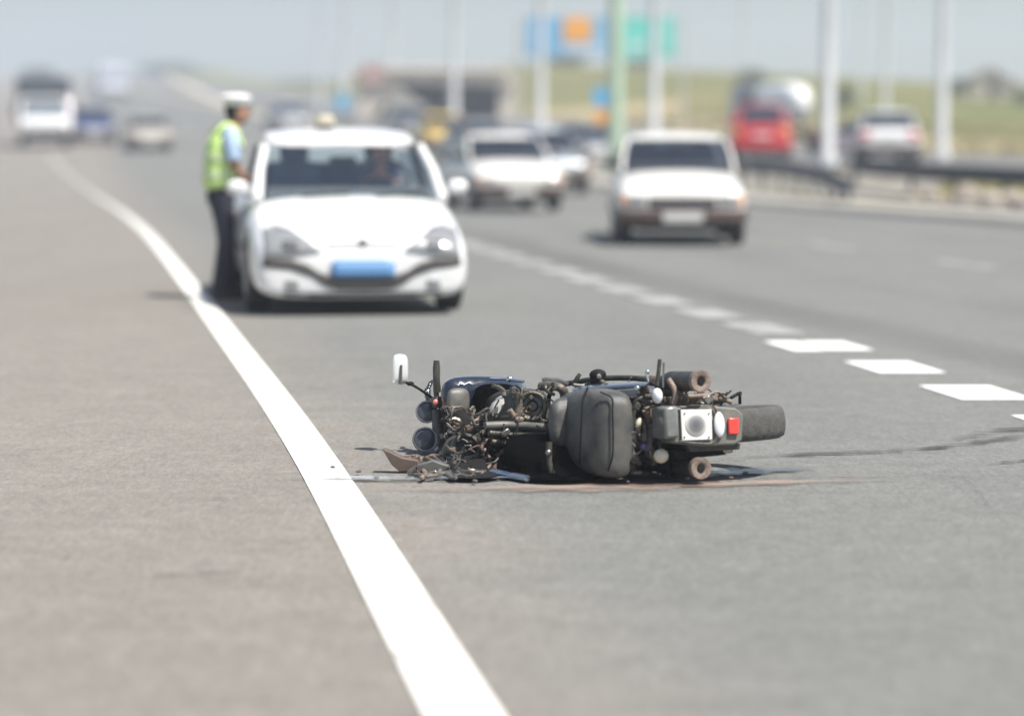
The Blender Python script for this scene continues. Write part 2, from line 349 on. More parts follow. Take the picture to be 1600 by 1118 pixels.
def box(bm, c, s, rot=None, taper=1.0):
    c = Vector(c); vs = []
    for z in (-.5, .5):
        k = taper if z > 0 else 1.0
        for x, y in ((-.5, -.5), (.5, -.5), (.5, .5), (-.5, .5)):
            v = Vector((x * s[0] * k, y * s[1] * k, z * s[2]))
            if rot is not None: v = rot @ v
            vs.append(bm.verts.new(c + v))
    for f in ((3, 2, 1, 0), (4, 5, 6, 7), (0, 1, 5, 4), (1, 2, 6, 5), (2, 3, 7, 6), (3, 0, 4, 7)): bm.faces.new([vs[i] for i in f])
    return bm
def frame_for(d):
    d = d.normalized(); a = Vector((0, 0, 1)) if abs(d.z) < .9 else Vector((1, 0, 0))
    x = d.cross(a).normalized(); y = d.cross(x).normalized(); return x, y
def tube(bm, pts, rad, n=10, flat=1.0, caps=True, up=None):
    pts = [Vector(p) for p in pts]
    if not isinstance(rad, (list, tuple)): rad = [rad] * len(pts)
    rings = []; x = None
    for i, p in enumerate(pts):
        d = (pts[min(i + 1, len(pts) - 1)] - pts[max(i - 1, 0)])
        if d.length < 1e-7: d = Vector((0, 0, 1))
        d.normalize()
        if x is None:
            if up is not None: y = (Vector(up) - d * d.dot(Vector(up))).normalized(); x = y.cross(d)
            else: x, y = frame_for(d)
        else:
            x = (x - d * x.dot(d)).normalized()
        y = d.cross(x)
        rings.append([bm.verts.new(p + (x * math.cos(a) + y * math.sin(a) * flat) * rad[i]) for a in [2 * math.pi * k / n for k in range(n)]])
    for a, b in zip(rings, rings[1:]):
        for k in range(n): bm.faces.new((a[k], a[(k + 1) % n], b[(k + 1) % n], b[k]))
    if caps:
        bm.faces.new(rings[0][::-1]); bm.faces.new(rings[-1])
    return bm
def curve_pts(ctrl, n=8):
    c = [Vector(p) for p in ctrl]; out = []
    c = [c[0] * 2 - c[1]] + c + [c[-1] * 2 - c[-2]]
    for i in range(1, len(c) - 2):
        for k in range(n):
            t = k / n; p0, p1, p2, p3 = c[i-1], c[i], c[i+1], c[i+2]
            out.append(.5 * ((2 * p1) + (p2 - p0) * t + (2*p0 - 5*p1 + 4*p2 - p3) * t*t + (3*p1 - p0 - 3*p2 + p3) * t**3))
    out.append(c[-2]); return out
def lathe(bm, profile, origin, axis, n=24):
    """profile: list of (distance along axis, radius)"""
    o = Vector(origin); d = Vector(axis).normalized(); x, y = frame_for(d); rings = []
    for (h, r) in profile:
        if r < 1e-6: rings.append([bm.verts.new(o + d * h)])
        else: rings.append([bm.verts.new(o + d * h + (x * math.cos(a) + y * math.sin(a)) * r) for a in [2 * math.pi * k / n for k in range(n)]])
    for a, b in zip(rings, rings[1:]):
        if len(a) == 1 and len(b) == 1: continue
        for k in range(n):
            k2 = (k + 1) % n
            if len(a) == 1: bm.faces.new((a[0], b[k2], b[k]))
            elif len(b) == 1: bm.faces.new((a[k], a[k2], b[0]))
            else: bm.faces.new((a[k], a[k2], b[k2], b[k]))
    if len(profile) > 3 and profile[0] == profile[-1]:      # a closed ring section: weld, no caps
        bmesh.ops.weld_verts(bm, targetmap={b: a for a, b in zip(rings[0], rings[-1])}); return bm
    if len(rings[0]) > 1: bm.faces.new(rings[0][::-1])
    if len(rings[-1]) > 1: bm.faces.new(rings[-1])
    return bm
def ellipsoid(bm, c, s, rot=None, n=16, m=10, p=1.0):
    """p < 1 gives a boxier body"""
    c = Vector(c); sg = lambda v: math.copysign(abs(v) ** p, v)
    rings = []
    for i in range(m + 1):
        ph = -math.pi / 2 + math.pi * i / m
        cz, cr = sg(math.sin(ph)), sg(math.cos(ph)) if i not in (0, m) else 0
        if i in (0, m):
            v = Vector((0, 0, cz * s[2])); v = rot @ v if rot is not None else v; rings.append([bm.verts.new(c + v)])
        else:
            rg = []
            for k in range(n):
                a = 2 * math.pi * k / n
                v = Vector((sg(math.cos(a)) * cr * s[0], sg(math.sin(a)) * cr * s[1], cz * s[2]))
                if rot is not None: v = rot @ v
                rg.append(bm.verts.new(c + v))
            rings.append(rg)
    for a, b in zip(rings, rings[1:]):
        for k in range(n):
            k2 = (k + 1) % n
            if len(a) == 1: bm.faces.new((a[0], b[k2], b[k]))
            elif len(b) == 1: bm.faces.new((a[k], a[k2], b[0]))
            else: bm.faces.new((a[k], a[k2], b[k2], b[k]))
    return bm
def loft(bm, sections, close=True, caps=True):
    rings = [[bm.verts.new(Vector(p)) for p in s] for s in sections]
    n = len(rings[0])
    for a, b in zip(rings, rings[1:]):
        for k in range(n if close else n - 1): bm.faces.new((a[k], a[(k + 1) % n], b[(k + 1) % n], b[k]))
    if caps:
        bm.faces.new(rings[0][::-1]); bm.faces.new(rings[-1])
    return bm
def slab(bm, top, bot):
    """a solid between two outlines of equal count"""
    return loft(bm, [bot, top])
def sheet(name, rows, m, kind='structure', thick=0., fade=None):
    me = bpy.data.meshes.new(name); n = len(rows[0]); v = [p for r in rows for p in r]
    fs = [(i * n + k, i * n + k + 1, (i + 1) * n + k + 1, (i + 1) * n + k) for i in range(len(rows) - 1) for k in range(n - 1)]
    me.from_pydata([tuple(p) for p in v], [], fs); me.update()
    me.polygons.foreach_set('use_smooth', [True] * len(me.polygons))
    if fade is not None:
        a = me.attributes.new('fade', 'FLOAT', 'POINT'); a.data.foreach_set('value', fade)
    o = link(name, me, m)
    if kind: o['kind'] = kind
    if thick:
        s = o.modifiers.new('solid', 'SOLIDIFY'); s.thickness = thick; s.offset = -1
    return o

# ------------------------------------------------------------------ ground, roads, paint
ys = list(np.concatenate([np.arange(-6, 40, 2.0), np.arange(40, 130, 2.5), np.arange(130, 300, 6.0), np.arange(300, 700, 20.0), np.arange(700, 1300, 60)]))
def xs_for(Y):
    e, k, ol, orr = edge(Y), kerb(Y), opp_l(Y), opp_r(Y)
    L = [e - 330, e - 140, e - 60, e - 25, e - 12, e - 7.05, e - 6.0]
    L += [e + (k - e) * t for t in (.25, .5, .75)] + [k - .05, k + .25]
    L += [k + .25 + (ol - k - .25) * t for t in (.17, .34, .5, .67, .84)] + [ol - .06, ol + .2]
    L += [ol + (orr - ol) * t for t in (.3, .6, .9)] + [orr + .15, orr + .3]
    L += [orr + .3 + d for d in (1, 3, 6, 9, 12, 15, 19, 24, 30, 38, 48, 60, 80, 110, 160, 250, 420)]
    return L
rows = [[(X, Y, ground(X, Y)) for X in xs_for(Y)] for Y in ys]
sheet('ground', rows, M['terrain'])
def strip(name, fl, fr, zf, m, y0, y1, dy=2.0, nx=8, dz=0., thick=0., kind='structure'):
    rows = []; Y = y0
    while Y < y1 - 1e-6:
        rows.append(Y); Y += dy if Y < 130 else dy * 5
    rows.append(y1)
    rr = [[(fl(Y) + (fr(Y) - fl(Y)) * i / nx, Y, zf(Y) + dz) for i in range(nx + 1)] for Y in rows]
    return sheet(name, rr, m, kind, thick)
strip('road', lambda Y: edge(Y) - 6.9, kerb, prof, M['asphalt'], -6, 900, nx=16)
strip('opposite_road', opp_l, opp_r, opp_z, M['asphalt_far'], -6, 900, nx=8, dz=-.02)
k = strip('kerb_strip', lambda Y: kerb(Y), lambda Y: kerb(Y) + 1.35, prof, M['kerb_concrete'], 10, 300, nx=1, dz=.10, thick=.22)
rowsg = []
for Y in np.arange(53, 125, 2.0):
    a, b = kerb(Y) + 1.4, opp_l(Y) - .25; rowsg.append([(a + (b - a) * t / 10, Y, ground(a + (b - a) * t / 10, Y) + .035) for t in range(11)])
sheet('gravel_verge', rowsg, mat('gravel', (.20, .185, .155), .95, col2=(.30, .28, .24), scale=1.1))
rowsg = []
for Y in np.arange(44, 165, 3.0):
    a, b = opp_r(Y) + .25, opp_r(Y) + 9 + 2 * math.sin(Y * .2); rowsg.append([(a + (b - a) * t / 12, Y, ground(a + (b - a) * t / 12, Y) + .04) for t in range(13)])
sheet('dry_verge', rowsg, mat('dry_verge_soil', (.30, .215, .125), .95, col2=(.34, .31, .14), scale=.35))
strip('concrete_channel', lambda Y: kerb(Y) + 2.0, lambda Y: kerb(Y) + 2.7, prof, M['kerb_concrete'], 44, 80, nx=1, dz=.12, thick=.1)
# long edge line and the broken lines
W = .097
def edgeW(Y): return W * (1.012 if Y < 12 else max(.80, 1.012 - .012 * (Y - 12)))
strip('edge_line', lambda Y: edge(Y) - edgeW(Y), lambda Y: edge(Y) + edgeW(Y), prof, M['paint'], 3.5, 92, dy=1.0, nx=2, dz=.005)
for i, (y0, y1) in enumerate([(20, 0)]): pass
def dash(name, fx, w, y0, y1, m, skew=0.):
    n = 5; rr = []
    for j in range(n + 1):
        Y = y0 + (y1 - y0) * j / n
        rr.append([(fx(Y) + w * (t - .5) + 0, Y + skew * (t - .5), prof(Y) + .005) for t in (0, .33, .66, 1)])
    o = sheet(name, rr, m); return o
blockx = smooth_curve([(11, 3.08), (14.7, 2.55), (17.9, 2.08), (21.4, 1.46), (33, -.45), (60, -5.6)])
b0 = 13.12
for i in range(22):
    yc = b0 + i * 1.58; L = .80
    m = M['paint_block'] if i < 4 else M['paint_worn']
    if i == 3:
        dash('lane_dash', lambda Y: blockx(Y) - .20, .22, yc - L/2, yc + L/2, m); dash('lane_dash', lambda Y: blockx(Y) + .08, .30, yc - L/2 + .05, yc + L/2, m)
    else:
        dash('lane_dash', blockx, .40 if i < 4 else .36, yc - L/2 * (1 if i < 4 else 1.35), yc + L/2 * (1 if i < 4 else 1.35), m)
lane2 = smooth_curve([(20, 6.5), (28.6, 4.83), (33, 3.93), (50, .5), (70, -3.3), (95, -9), (120, -14.3), (233, -37)])
for yc in [26.0 - 4.6, 28.6, 33.0, 38, 43, 49, 55, 62, 70, 78, 87, 97, 108, 120]:
    dash('lane_dash', lane2, .17, yc - .9, yc + .9, M['paint_worn'])
lane3 = lambda Y: (edge(Y) * .52 + kerb(Y) * .48)
# stains left by the crash
def ribbon(name, ctrl, w, m, dz=.009, n=10):
    """ctrl: (px, py, half depth) points on the road as ground positions"""
    P = curve_pts([(X, Y, 0) for X, Y, _ in ctrl], n); N = len(P); wd = np.interp(np.linspace(0, 1, N), np.linspace(0, 1, len(ctrl)), [c[2] for c in ctrl])
    rr = []; fd = []
    for i, p in enumerate(P):
        e = min(1, 4 * i / N, 4 * (N - 1 - i) / N)
        ws = wd[i] * (1 + .25 * math.sin(i * 1.3) + .15 * math.sin(i * 2.9))
        rr.append([(p.x, p.y + ws * t, prof(p.y) + dz) for t in (-1, -.5, 0, .5, 1)]); fd += [0, e * .8, e, e * .8, 0]
    return sheet(name, rr, m, 'structure', fade=fd)
def G(px, py):                                 # ground point
    d = ray(px, py); t = -CAM_Z / d.z; return (d.x * t, d.y * t)
def rib(name, pts, m, dz=.009): return ribbon(name, [(*G(x, y), h) for x, y, h in pts], None, m, dz)
rib('skid_mark', [(1090, 722, .05), (1250, 712, .06), (1400, 706, .05), (1520, 694, .09), (1640, 676, .13)], M['skid'], .009)
rib('skid_mark', [(1480, 690, .05), (1560, 676, .09), (1660, 668, .1)], M['skid'], .013)
rib('skid_mark', [(1540, 727, .03), (1600, 722, .04), (1660, 720, .04)], M['skid'], .009)
rib('oil_stain', [(1080, 741, .10), (1180, 738, .13), (1280, 733, .05)], M['oil'], .009)
rib('dust_streak', [(560, 768, .05), (800, 766, .10), (1000, 764, .12), (1200, 757, .08), (1460, 750, .04)], M['dust'], .011)
rib('scrape_mark', [(440, 748, .02), (520, 750, .05), (620, 752, .055), (760, 751, .05), (860, 750, .03)], M['wet'], .017)
rib('scrape_mark', [(930, 748, .03), (1000, 746, .08), (1130, 746, .05)], M['wet'], .021)
rib('road_joint', [(340, 753, .012), (600, 751, .013), (900, 750, .012), (1300, 748, .013), (1680, 745, .014)], M['skid'], .007)
rib('road_joint', [(1486, 728, .02), (1520, 760, .035), (1552, 800, .03), (1580, 830, .02)], M['skid'], .0075)
rib('scuff_mark', [(330, 781, .012), (352, 780, .018), (374, 781, .01)], M['skid'], .009)
rib('scuff_mark', [(230, 905, .015), (300, 898, .02), (400, 893, .01)], M['skid'], .009)
rib('scuff_mark', [(40, 880, .01), (100, 875, .016), (170, 879, .01)], M['skid'], .009)

# ------------------------------------------------------------------ the overturned motorcycle
AL = R(21)
u_h = Vector((-math.cos(AL), -math.sin(AL), -.03)).normalized()
f_h = Vector((-math.sin(AL), math.cos(AL), -.095)); f_h = (f_h - u_h * f_h.dot(u_h)).normalized()
r_h = f_h.cross(u_h).normalized()
O = at(1217, 656, 11.36)
RB = Matrix(((r_h.x, f_h.x, u_h.x), (r_h.y, f_h.y, u_h.y), (r_h.z, f_h.z, u_h.z)))
bike = empty('motorcycle', O); bike.rotation_euler = RB.to_euler()
tag(bike, 'black crashed motorcycle lying on its side on the asphalt, rear wheel towards the right', 'motorcycle')
bike['state'] = 'overturned'
def bp(px, py, f):
    d = ray(px, py); base = O + f_h * f; t = (base - Vector((0, 0, CAM_Z))).dot(f_h) / d.dot(f_h)
    p = Vector((0, 0, CAM_Z)) + d * t
    if p.z < .022: p = Vector((0, 0, CAM_Z)) + d * ((.022 - CAM_Z) / d.z)     # nothing sinks into the asphalt
    p = p - O
    return Vector((p.dot(r_h), p.dot(f_h), p.dot(u_h)))
def gz(p, h):
    """move a bike-space point so that its world height is h"""
    w = O + RB @ Vector(p); w.z = h; q = w - O
    return Vector((q.dot(r_h), q.dot(f_h), q.dot(u_h)))
fwd, rgt, upv = Vector((0, 1, 0)), Vector((1, 0, 0)), Vector((0, 0, 1))
def wheel(parent, c, Rw, w, spokes=5, steer=0):
    c = Vector(c); ax = Vector((math.cos(steer), math.sin(steer), 0))
    bm = BM(); h = w / 2
    prof_ = [(-h * .62, Rw * .70), (-h * .95, Rw * .80), (-h, Rw * .90), (-h * .86, Rw * .965), (-h * .5, Rw * .99), (0, Rw), (h * .5, Rw * .99), (h * .86, Rw * .965), (h, Rw * .90), (h * .95, Rw * .80), (h * .62, Rw * .70)]
    o = c; d = ax; x, y = frame_for(d); rings = []
    n = 72
    for (hh, r) in prof_ + [(h * .3, Rw * .68), (-h * .3, Rw * .68)]:
        rg = []
        for k in range(n):
            a = 2 * math.pi * k / n; rr = r
            if r > Rw * .95 and (k + (1 if hh > 0 else 0)) % 2 == 0: rr = r - .007
            rg.append(bm.verts.new(o + d * hh + (x * math.cos(a) + y * math.sin(a)) * rr))
        rings.append(rg)
    rings.append(rings[0])
    for a, b in zip(rings, rings[1:]):
        for k in range(n): bm.faces.new((a[k], a[(k + 1) % n], b[(k + 1) % n], b[k]))
    w_ = obj('wheel', bm, M['tyre_dusty'], parent)
    bm = BM(); lathe(bm, [(-h * .5, Rw * .62), (-h * .62, Rw * .70), (h * .62, Rw * .70), (h * .5, Rw * .62), (-h * .5, Rw * .62)], c, ax, 40); obj('rim', bm, M['dull_chrome'], w_)
    bm = BM(); tube(bm, [c - ax * w * .55, c + ax * w * .55], .045, 16)
    for k in range(spokes):
        a = 2 * math.pi * k / spokes; dd = x * math.cos(a) + y * math.sin(a)
        tube(bm, [c + dd * .03, c + dd * Rw * .66], [.022, .016], 6)
    obj('spokes', bm, M['dull_chrome'], w_)
    bm = BM(); lathe(bm, [(0, .06), (.005, .06), (.005, .12), (0, .12), (0, .06)], c + ax * w * .58, ax, 28); obj('brake_disc', bm, M['dull_chrome'], w_)
    return w_
# wheels
wheel(bike, (0, 0, .305), .302, .136)
wheel(bike, (-.02, 1.36, .33), .31, .11, steer=R(14))
# rear mudguard with plate and lamps
def quad_slab(name, corners, f0, f1, m, parent, bev=.004):
    a = [bp(x, y, f0) for x, y in corners]; b = [p + fwd * (f1 - f0) for p in a]
    bm = BM(); slab(bm, a, b); return obj(name, bm, m, parent, bev=bev)
guard = quad_slab('mudguard', [(1050, 637), (1100, 632), (1150, 637), (1162, 647), (1160, 688), (1148, 695), (1100, 697), (1050, 692)], -.36, -.24, M['housing_grey'], bike, .008)
quad_slab('flap', [(1072, 694), (1158, 692), (1156, 702), (1080, 706)], -.34, -.10, M['dusty_black'], guard, .004)
quad_slab('lower_flap', [(1050, 703), (1128, 702), (1136, 710), (1060, 718)], -.30, .0, M['matt_black'], guard, .004)
quad_slab('light_housing', [(1038, 636), (1060, 633), (1062, 684), (1040, 686)], -.39, -.25, M['dull_grey_lens'], bike, .012)
plate = quad_slab('number_plate', [(1064, 640), (1112, 639), (1113, 686), (1066, 688)], -.375, -.366, M['plate_cream'], bike, .002)
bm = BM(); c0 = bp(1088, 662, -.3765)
lathe(bm, [(0, .050), (-.002, .048), (-.003, 0)], c0, fwd, 20); obj('plate_reflection', bm, M['dark_reflection'], plate)
# round white reflector and red lamp
bm = BM(); c1 = bp(1124, 663, -.372); ellipsoid(bm, c1, (.052, .012, .024), n=20, m=12); obj('white_reflector', bm, M['lens_clear'], bike)
quad_slab('red_reflector', [(1139, 653), (1155, 653), (1155, 678), (1139, 678)], -.375, -.36, M['lens_red'], bike, .004)
# edge strips round the plate and bolts
for i, (x, y) in enumerate([(1070, 645), (1108, 645), (1070, 682), (1108, 682)]):
    bm = BM(); ellipsoid(bm, bp(x, y, -.378), (.004, .003, .004), n=8, m=6); obj('bolt', bm, M['dull_chrome'], plate)
bm = BM(); tube(bm, curve_pts([bp(1062, 636, -.37), bp(1090, 634, -.37), bp(1116, 636, -.37), bp(1120, 662, -.37), bp(1116, 690, -.37), bp(1088, 692, -.37), bp(1062, 689, -.37)], 4), .004, 6); obj('plate_frame', bm, M['dusty_black'], plate)
# exhausts
def muffler(px, py, f0, f1, r, lean, m_in):
    c = bp(px, py, f0); d = Vector((lean, 1, 0)).normalized()
    bm = BM(); lathe(bm, [(0, r * .62), (-.006, r * .75), (-.006, r), (.05, r * 1.02), (.06, r * .98), (f1 - f0 - .1, r * 1.05), (f1 - f0, r * .6), (f1 - f0 + .02, .0)], c, d, 28)
    e = obj('exhaust', bm, M['dusty_black'], bike)
    bm = BM(); lathe(bm, [(-.012, r * 1.08), (.018, r * 1.08), (.018, r * .5), (-.004, r * .36), (-.012, r * .6), (-.012, r * 1.08)], c, d, 28); obj('end_cap', bm, m_in, e)
    bm = BM(); lathe(bm, [(-.014, r * .38), (.0, r * .30), (.02, .0)], c, d, 16); obj('outlet', bm, M['matt_black'], e)
    bm = BM(); tube(bm, curve_pts([c + d * (f1 - f0), c + d * (f1 - f0 + .2) + upv * .0, Vector((c.x * .5, .62, .34)), Vector((0, .72, .42))], 6), [.022] * 19, 10); obj('header_pipe', bm, M['rust'], e)
    return e
muffler(1094, 595, -.40, -.02, .041, .0, M['rust_pale'])
muffler(1094, 731, -.36, .05, .041, .0, M['rust_pale'])
# swing arm, chain run, shock absorbers and the dusty ironwork above the wheel
bm = BM(); tube(bm, [(.10, -.04, .31), (.11, .25, .34), (.10, .52, .38)], [.022, .026, .03], 8); tube(bm, [(-.10, -.04, .31), (-.11, .25, .34), (-.10, .52, .38)], [.022, .026, .03], 8); tube(bm, [(-.1, .5, .38), (.1, .5, .38)], .02, 8)
obj('swing_arm', bm, M['rust'], bike)
for s in (-1, 1):
    bm = BM(); a = Vector((s * .125, .02, .36)); b = Vector((s * .125, .12, .66)); tube(bm, [a, b], .014, 8)
    cc = []
    for k in range(90): t = k / 89; ang = t * 2 * math.pi * 9; q = a.lerp(b, .12 + .7 * t); cc.append(q + Vector((math.cos(ang) * .027, math.sin(ang) * .027, 0)))
    tube(bm, cc, .0045, 6); obj('shock_absorber', bm, M['cast_alu'], bike)
bm = BM(); tube(bm, curve_pts([bp(1060, 600, -.2), bp(1068, 618, -.22), bp(1110, 618, -.2), bp(1142, 628, -.15)], 6), .010, 8)
tube(bm, curve_pts([bp(1098, 622, -.22), bp(1120, 612, -.2), bp(1134, 622, -.18)], 5), .006, 6)
obj('guard_bracket', bm, M['rust_pale'], bike)
bm = BM(); ellipsoid(bm, bp(1122, 624, -.12), (.02, .03, .05), n=10, m=7); ellipsoid(bm, bp(1098, 630, -.12), (.016, .02, .03), n=8, m=6); obj('chain_adjuster', bm, M['cast_alu'], bike)
bm = BM(); lathe(bm, [(-.01, .078), (.01, .078), (.012, .03), (-.012, .03), (-.01, .078)], (-.11, 0, .31), rgt, 28); obj('sprocket', bm, M['cast_alu'], bike)
# seat: a long padded body, its upper side towards the lens, narrow waist and lipped tail
def seat_ring(pl, pr, pt, pb, f, k=12, pz=.6, tilt=0):
    """ring lying across the bike: measured as picture outline at this depth"""
    cx, cy = (pl + pr) / 2, (pt + pb) / 2; out = []
    for i in range(20):
        a = 2 * math.pi * i / 20; c, s = math.cos(a), math.sin(a)
        out.append(bp(cx + (pr - pl) / 2 * math.copysign(abs(c) ** pz, c), cy + (pb - pt) / 2 * math.copysign(abs(s) ** pz, s), f + tilt * s))
    return out
bm = BM()
loft(bm, [seat_ring(968, 984, 640, 732, -.243), seat_ring(954, 990, 622, 744, -.238), seat_ring(932, 992, 611, 748, -.20), seat_ring(908, 988, 606, 746, -.10),
          seat_ring(888, 978, 605, 738, .02), seat_ring(874, 968, 607, 722, .15), seat_ring(864, 958, 612, 708, .30), seat_ring(860, 945, 620, 696, .42), seat_ring(868, 930, 630, 684, .52)])
seat = obj('seat', bm, M['vinyl'], bike, sub=1)
bm = BM()   # dusty rider part of the cushion
loft(bm, [seat_ring(868, 900, 640, 684, .06), seat_ring(860, 918, 622, 704, .085), seat_ring(857, 925, 618, 706, .14), seat_ring(856, 915, 624, 696, .24), seat_ring(857, 900, 634, 684, .36)])
obj('rider_cushion', bm, M['vinyl'], seat, sub=1)
bm = BM(); tube(bm, curve_pts([bp(918, 607, -.02), bp(911, 625, -.155), bp(909, 655, -.185), bp(907, 690, -.175), bp(906, 722, -.09)], 6), .012, 8, flat=.35); obj('seat_dark_band', bm, M['matt_black'], seat)  # dark band across the seat, in place of a groove
bm = BM(); tube(bm, curve_pts([bp(938, 612, -.20), bp(956, 622, -.238), bp(957, 645, -.246), bp(958, 680, -.248), bp(957, 712, -.245), bp(950, 735, -.22)], 6), .0035, 6); obj('piping', bm, M['matt_black'], seat)
# glossy side panel and grab rail on the upper side
bm = BM()
loft(bm, [[bp(884, 618, .30), bp(884, 604, .36), bp(896, 600, .44), bp(892, 612, .42)],
          [bp(925, 614, .02), bp(925, 602, .06), bp(940, 596, .2), bp(940, 610, .2)],
          [bp(975, 610, -.2), bp(975, 598, -.16), bp(985, 594, .0), bp(985, 606, .0)],
          [bp(1018, 606, -.30), bp(1018, 596, -.28), bp(1020, 593, -.12), bp(1020, 602, -.12)]])
obj('side_panel', bm, mat('blue_sheen_panel', (.13, .16, .21), .22, .3, coat=.8), bike, sub=1)  # sky reflection along the seat top, put into the blue base colour
bm = BM(); tube(bm, curve_pts([bp(880, 600, .5), bp(940, 591, .3), bp(1000, 591, .1), bp(1022, 596, -.1)], 6), .012, 8)
obj('grab_rail', bm, M['dusty_black'], bike)
# under-tail ironwork
tail = quad_slab('tail_frame', [(985, 626), (1036, 624), (1040, 700), (992, 716)], -.02, .12, M['dusty_black'], bike, .01)
for i, (pts, r, mk) in enumerate([
        ([(978, 660), (985, 640), (1000, 622), (1030, 618)], .011, 'dusty_black'), ([(978, 655), (990, 680), (985, 705), (1000, 722)], .016, 'rust_pale'),
        ([(985, 700), (1005, 690), (1020, 700), (1034, 716)], .010, 'rust'), ([(1010, 640), (1018, 665), (1014, 700), (1020, 722)], .021, 'rust_pale'),
        ([(990, 632), (1010, 636), (1030, 634)], .009, 'olive_alu'), ([(992, 668), (1002, 650), (1008, 680), (998, 700)], .007, 'cast_alu'), ([(1030, 630), (1034, 660), (1030, 700), (1040, 715)], .012, 'grey_plastic')]):
    bm = BM(); tube(bm, curve_pts([bp(x, y, -.20 + .03 * (j % 2)) for j, (x, y) in enumerate(pts)], 6), r, 8); obj('tail_bracket', bm, M[mk], tail)
bm = BM(); ellipsoid(bm, bp(998, 660, -.24), (.022, .012, .012), Matrix.Rotation(.5, 3, 'Y'), 10, 8); obj('catch', bm, M['lens_cream'], tail)
bm = BM(); ellipsoid(bm, bp(1006, 698, -.235), (.014, .012, .016), None, 10, 8); obj('wire_plug', bm, M['purple'], tail)
# turn signals
def signal(px, py, f, m, s, stem):
    bm = BM(); ellipsoid(bm, bp(px, py, f), s, n=18, m=12); o = obj('turn_signal', bm, m, bike)
    bm = BM(); tube(bm, [bp(px, py, f + .01), bp(*stem, f + .1)], .009, 8); obj('stem', bm, M['matt_black'], o); return o
signal(1027, 618, -.30, M['lens_clear'], (.032, .026, .022), (1032, 645))
signal(1033, 712, -.30, M['lens_cream'], (.030, .026, .032), (1020, 690))
bm = BM(); tube(bm, [bp(1027, 602, -.28), bp(1029, 580, -.28), bp(1031, 561, -.28)], [.010, .009, .008], 8); o = obj('sissy_post', bm, M['dusty_black'], bike)
bm = BM(); tube(bm, [bp(1036, 605, -.28), bp(1037, 566, -.28)], .0045, 6); obj('post_trim', bm, M['dull_chrome'], o)
bm = BM(); ellipsoid(bm, bp(1011, 581, -.2), (.012, .012, .009), n=10, m=8); tube(bm, [bp(1011, 583, -.2), bp(1014, 596, -.2)], .005, 6); obj('hook', bm, M['chrome'], bike)
bm = BM(); ellipsoid(bm, bp(996, 606, -.235), (.011, .01, .014), n=10, m=8); obj('seat_lock', bm, M['chrome'], bike)
bm = BM(); box(bm, bp(1045, 605, -.1), (.075, .2, .05)); obj('toolbox', bm, M['dusty_black'], bike, bev=.012)
bm = BM(); tube(bm, curve_pts([bp(1044, 592, -.25), bp(1055, 612, -.27), bp(1053, 632, -.27)], 6), .013, 8); obj('rear_rail', bm, M['rust_pale'], bike)
# ground side: engine flank made near black for the shade there, stand, pegs
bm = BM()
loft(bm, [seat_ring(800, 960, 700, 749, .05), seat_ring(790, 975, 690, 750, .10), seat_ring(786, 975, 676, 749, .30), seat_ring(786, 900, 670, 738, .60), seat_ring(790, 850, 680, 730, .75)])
obj('lower_shade_cover', bm, M['shade_black'], bike, sub=1)
bm = BM(); tube(bm, [bp(858, 690, -.02), bp(858, 720, -.02), bp(864, 745, -.02)], [.014, .012, .014], 8); o = obj('side_stand', bm, M['dusty_black'], bike)
bm = BM(); ellipsoid(bm, bp(857, 707, -.04), (.015, .012, .014), n=10, m=8); obj('stand_bolt', bm, M['dull_chrome'], o)
bm = BM(); tube(bm, [bp(1040, 712, -.15), bp(1046, 744, -.15)], [.014, .018], 8); obj('foot_peg', bm, M['matt_black'], bike)
bm = BM(); tube(bm, [bp(1062, 700, -.12), bp(1070, 742, -.12)], [.022, .03], 8); obj('hanger', bm, M['matt_black'], bike)
bm = BM(); ellipsoid(bm, bp(1072, 708, -.2), (.012, .01, .012), n=8, m=6); obj('hanger_bolt', bm, M['dull_chrome'], bike)
bm = BM(); ellipsoid(bm, bp(927, 743, -.05), (.018, .02, .02), n=12, m=8); obj('rear_set_cap', bm, M['blue_steel'], bike)
bm = BM(); ellipsoid(bm, bp(903, 745, -.04), (.010, .012, .012), n=12, m=8); obj('peg_bolt', bm, M['grey_plastic'], bike)
# upper foot peg, brake lever
bm = BM(); tube(bm, [bp(934, 606, .2), bp(934, 588, .2)], [.028, .034], 14); ellipsoid(bm, bp(934, 585, .2), (.024, .036, .036), n=16, m=8); o = obj('foot_peg', bm, M['matt_black'], bike)
bm = BM(); ellipsoid(bm, bp(936, 588, .165), (.012, .004, .012), n=10, m=6); obj('peg_end', bm, M['grey_plastic'], o)
bm = BM(); tube(bm, [bp(895, 602, .35), bp(902, 590, .33), bp(906, 584, .33)], [.009, .010, .008], 8); obj('brake_pedal', bm, M['dusty_black'], bike)
# fuel tank: dusty body with round filler, dented pale flank and dark cowl above it
bm = BM()
loft(bm, [seat_ring(838, 862, 640, 690, .42), seat_ring(826, 864, 615, 700, .46), seat_ring(800, 860, 606, 702, .58), seat_ring(772, 850, 605, 703, .72), seat_ring(752, 826, 612, 704, .86), seat_ring(744, 800, 630, 700, .98), seat_ring(748, 775, 645, 690, 1.05)])
tank = obj('fuel_tank', bm, M['olive_alu'], bike, sub=1)
c = bp(832, 634, .42); d = Vector((0, -1, .45)).normalized()
bm = BM(); lathe(bm, [(-.02, .066), (.012, .066), (.016, .058), (.010, .047), (-.004, .044), (-.02, .044)], c, d, 32); fc = obj('filler_ring', bm, M['cast_alu'], tank)
bm = BM(); lathe(bm, [(-.02, .043), (-.008, .042), (-.006, .025), (.004, .018), (.004, 0)], c, d, 24); obj('filler_cap', bm, M['gloss_black'], fc)
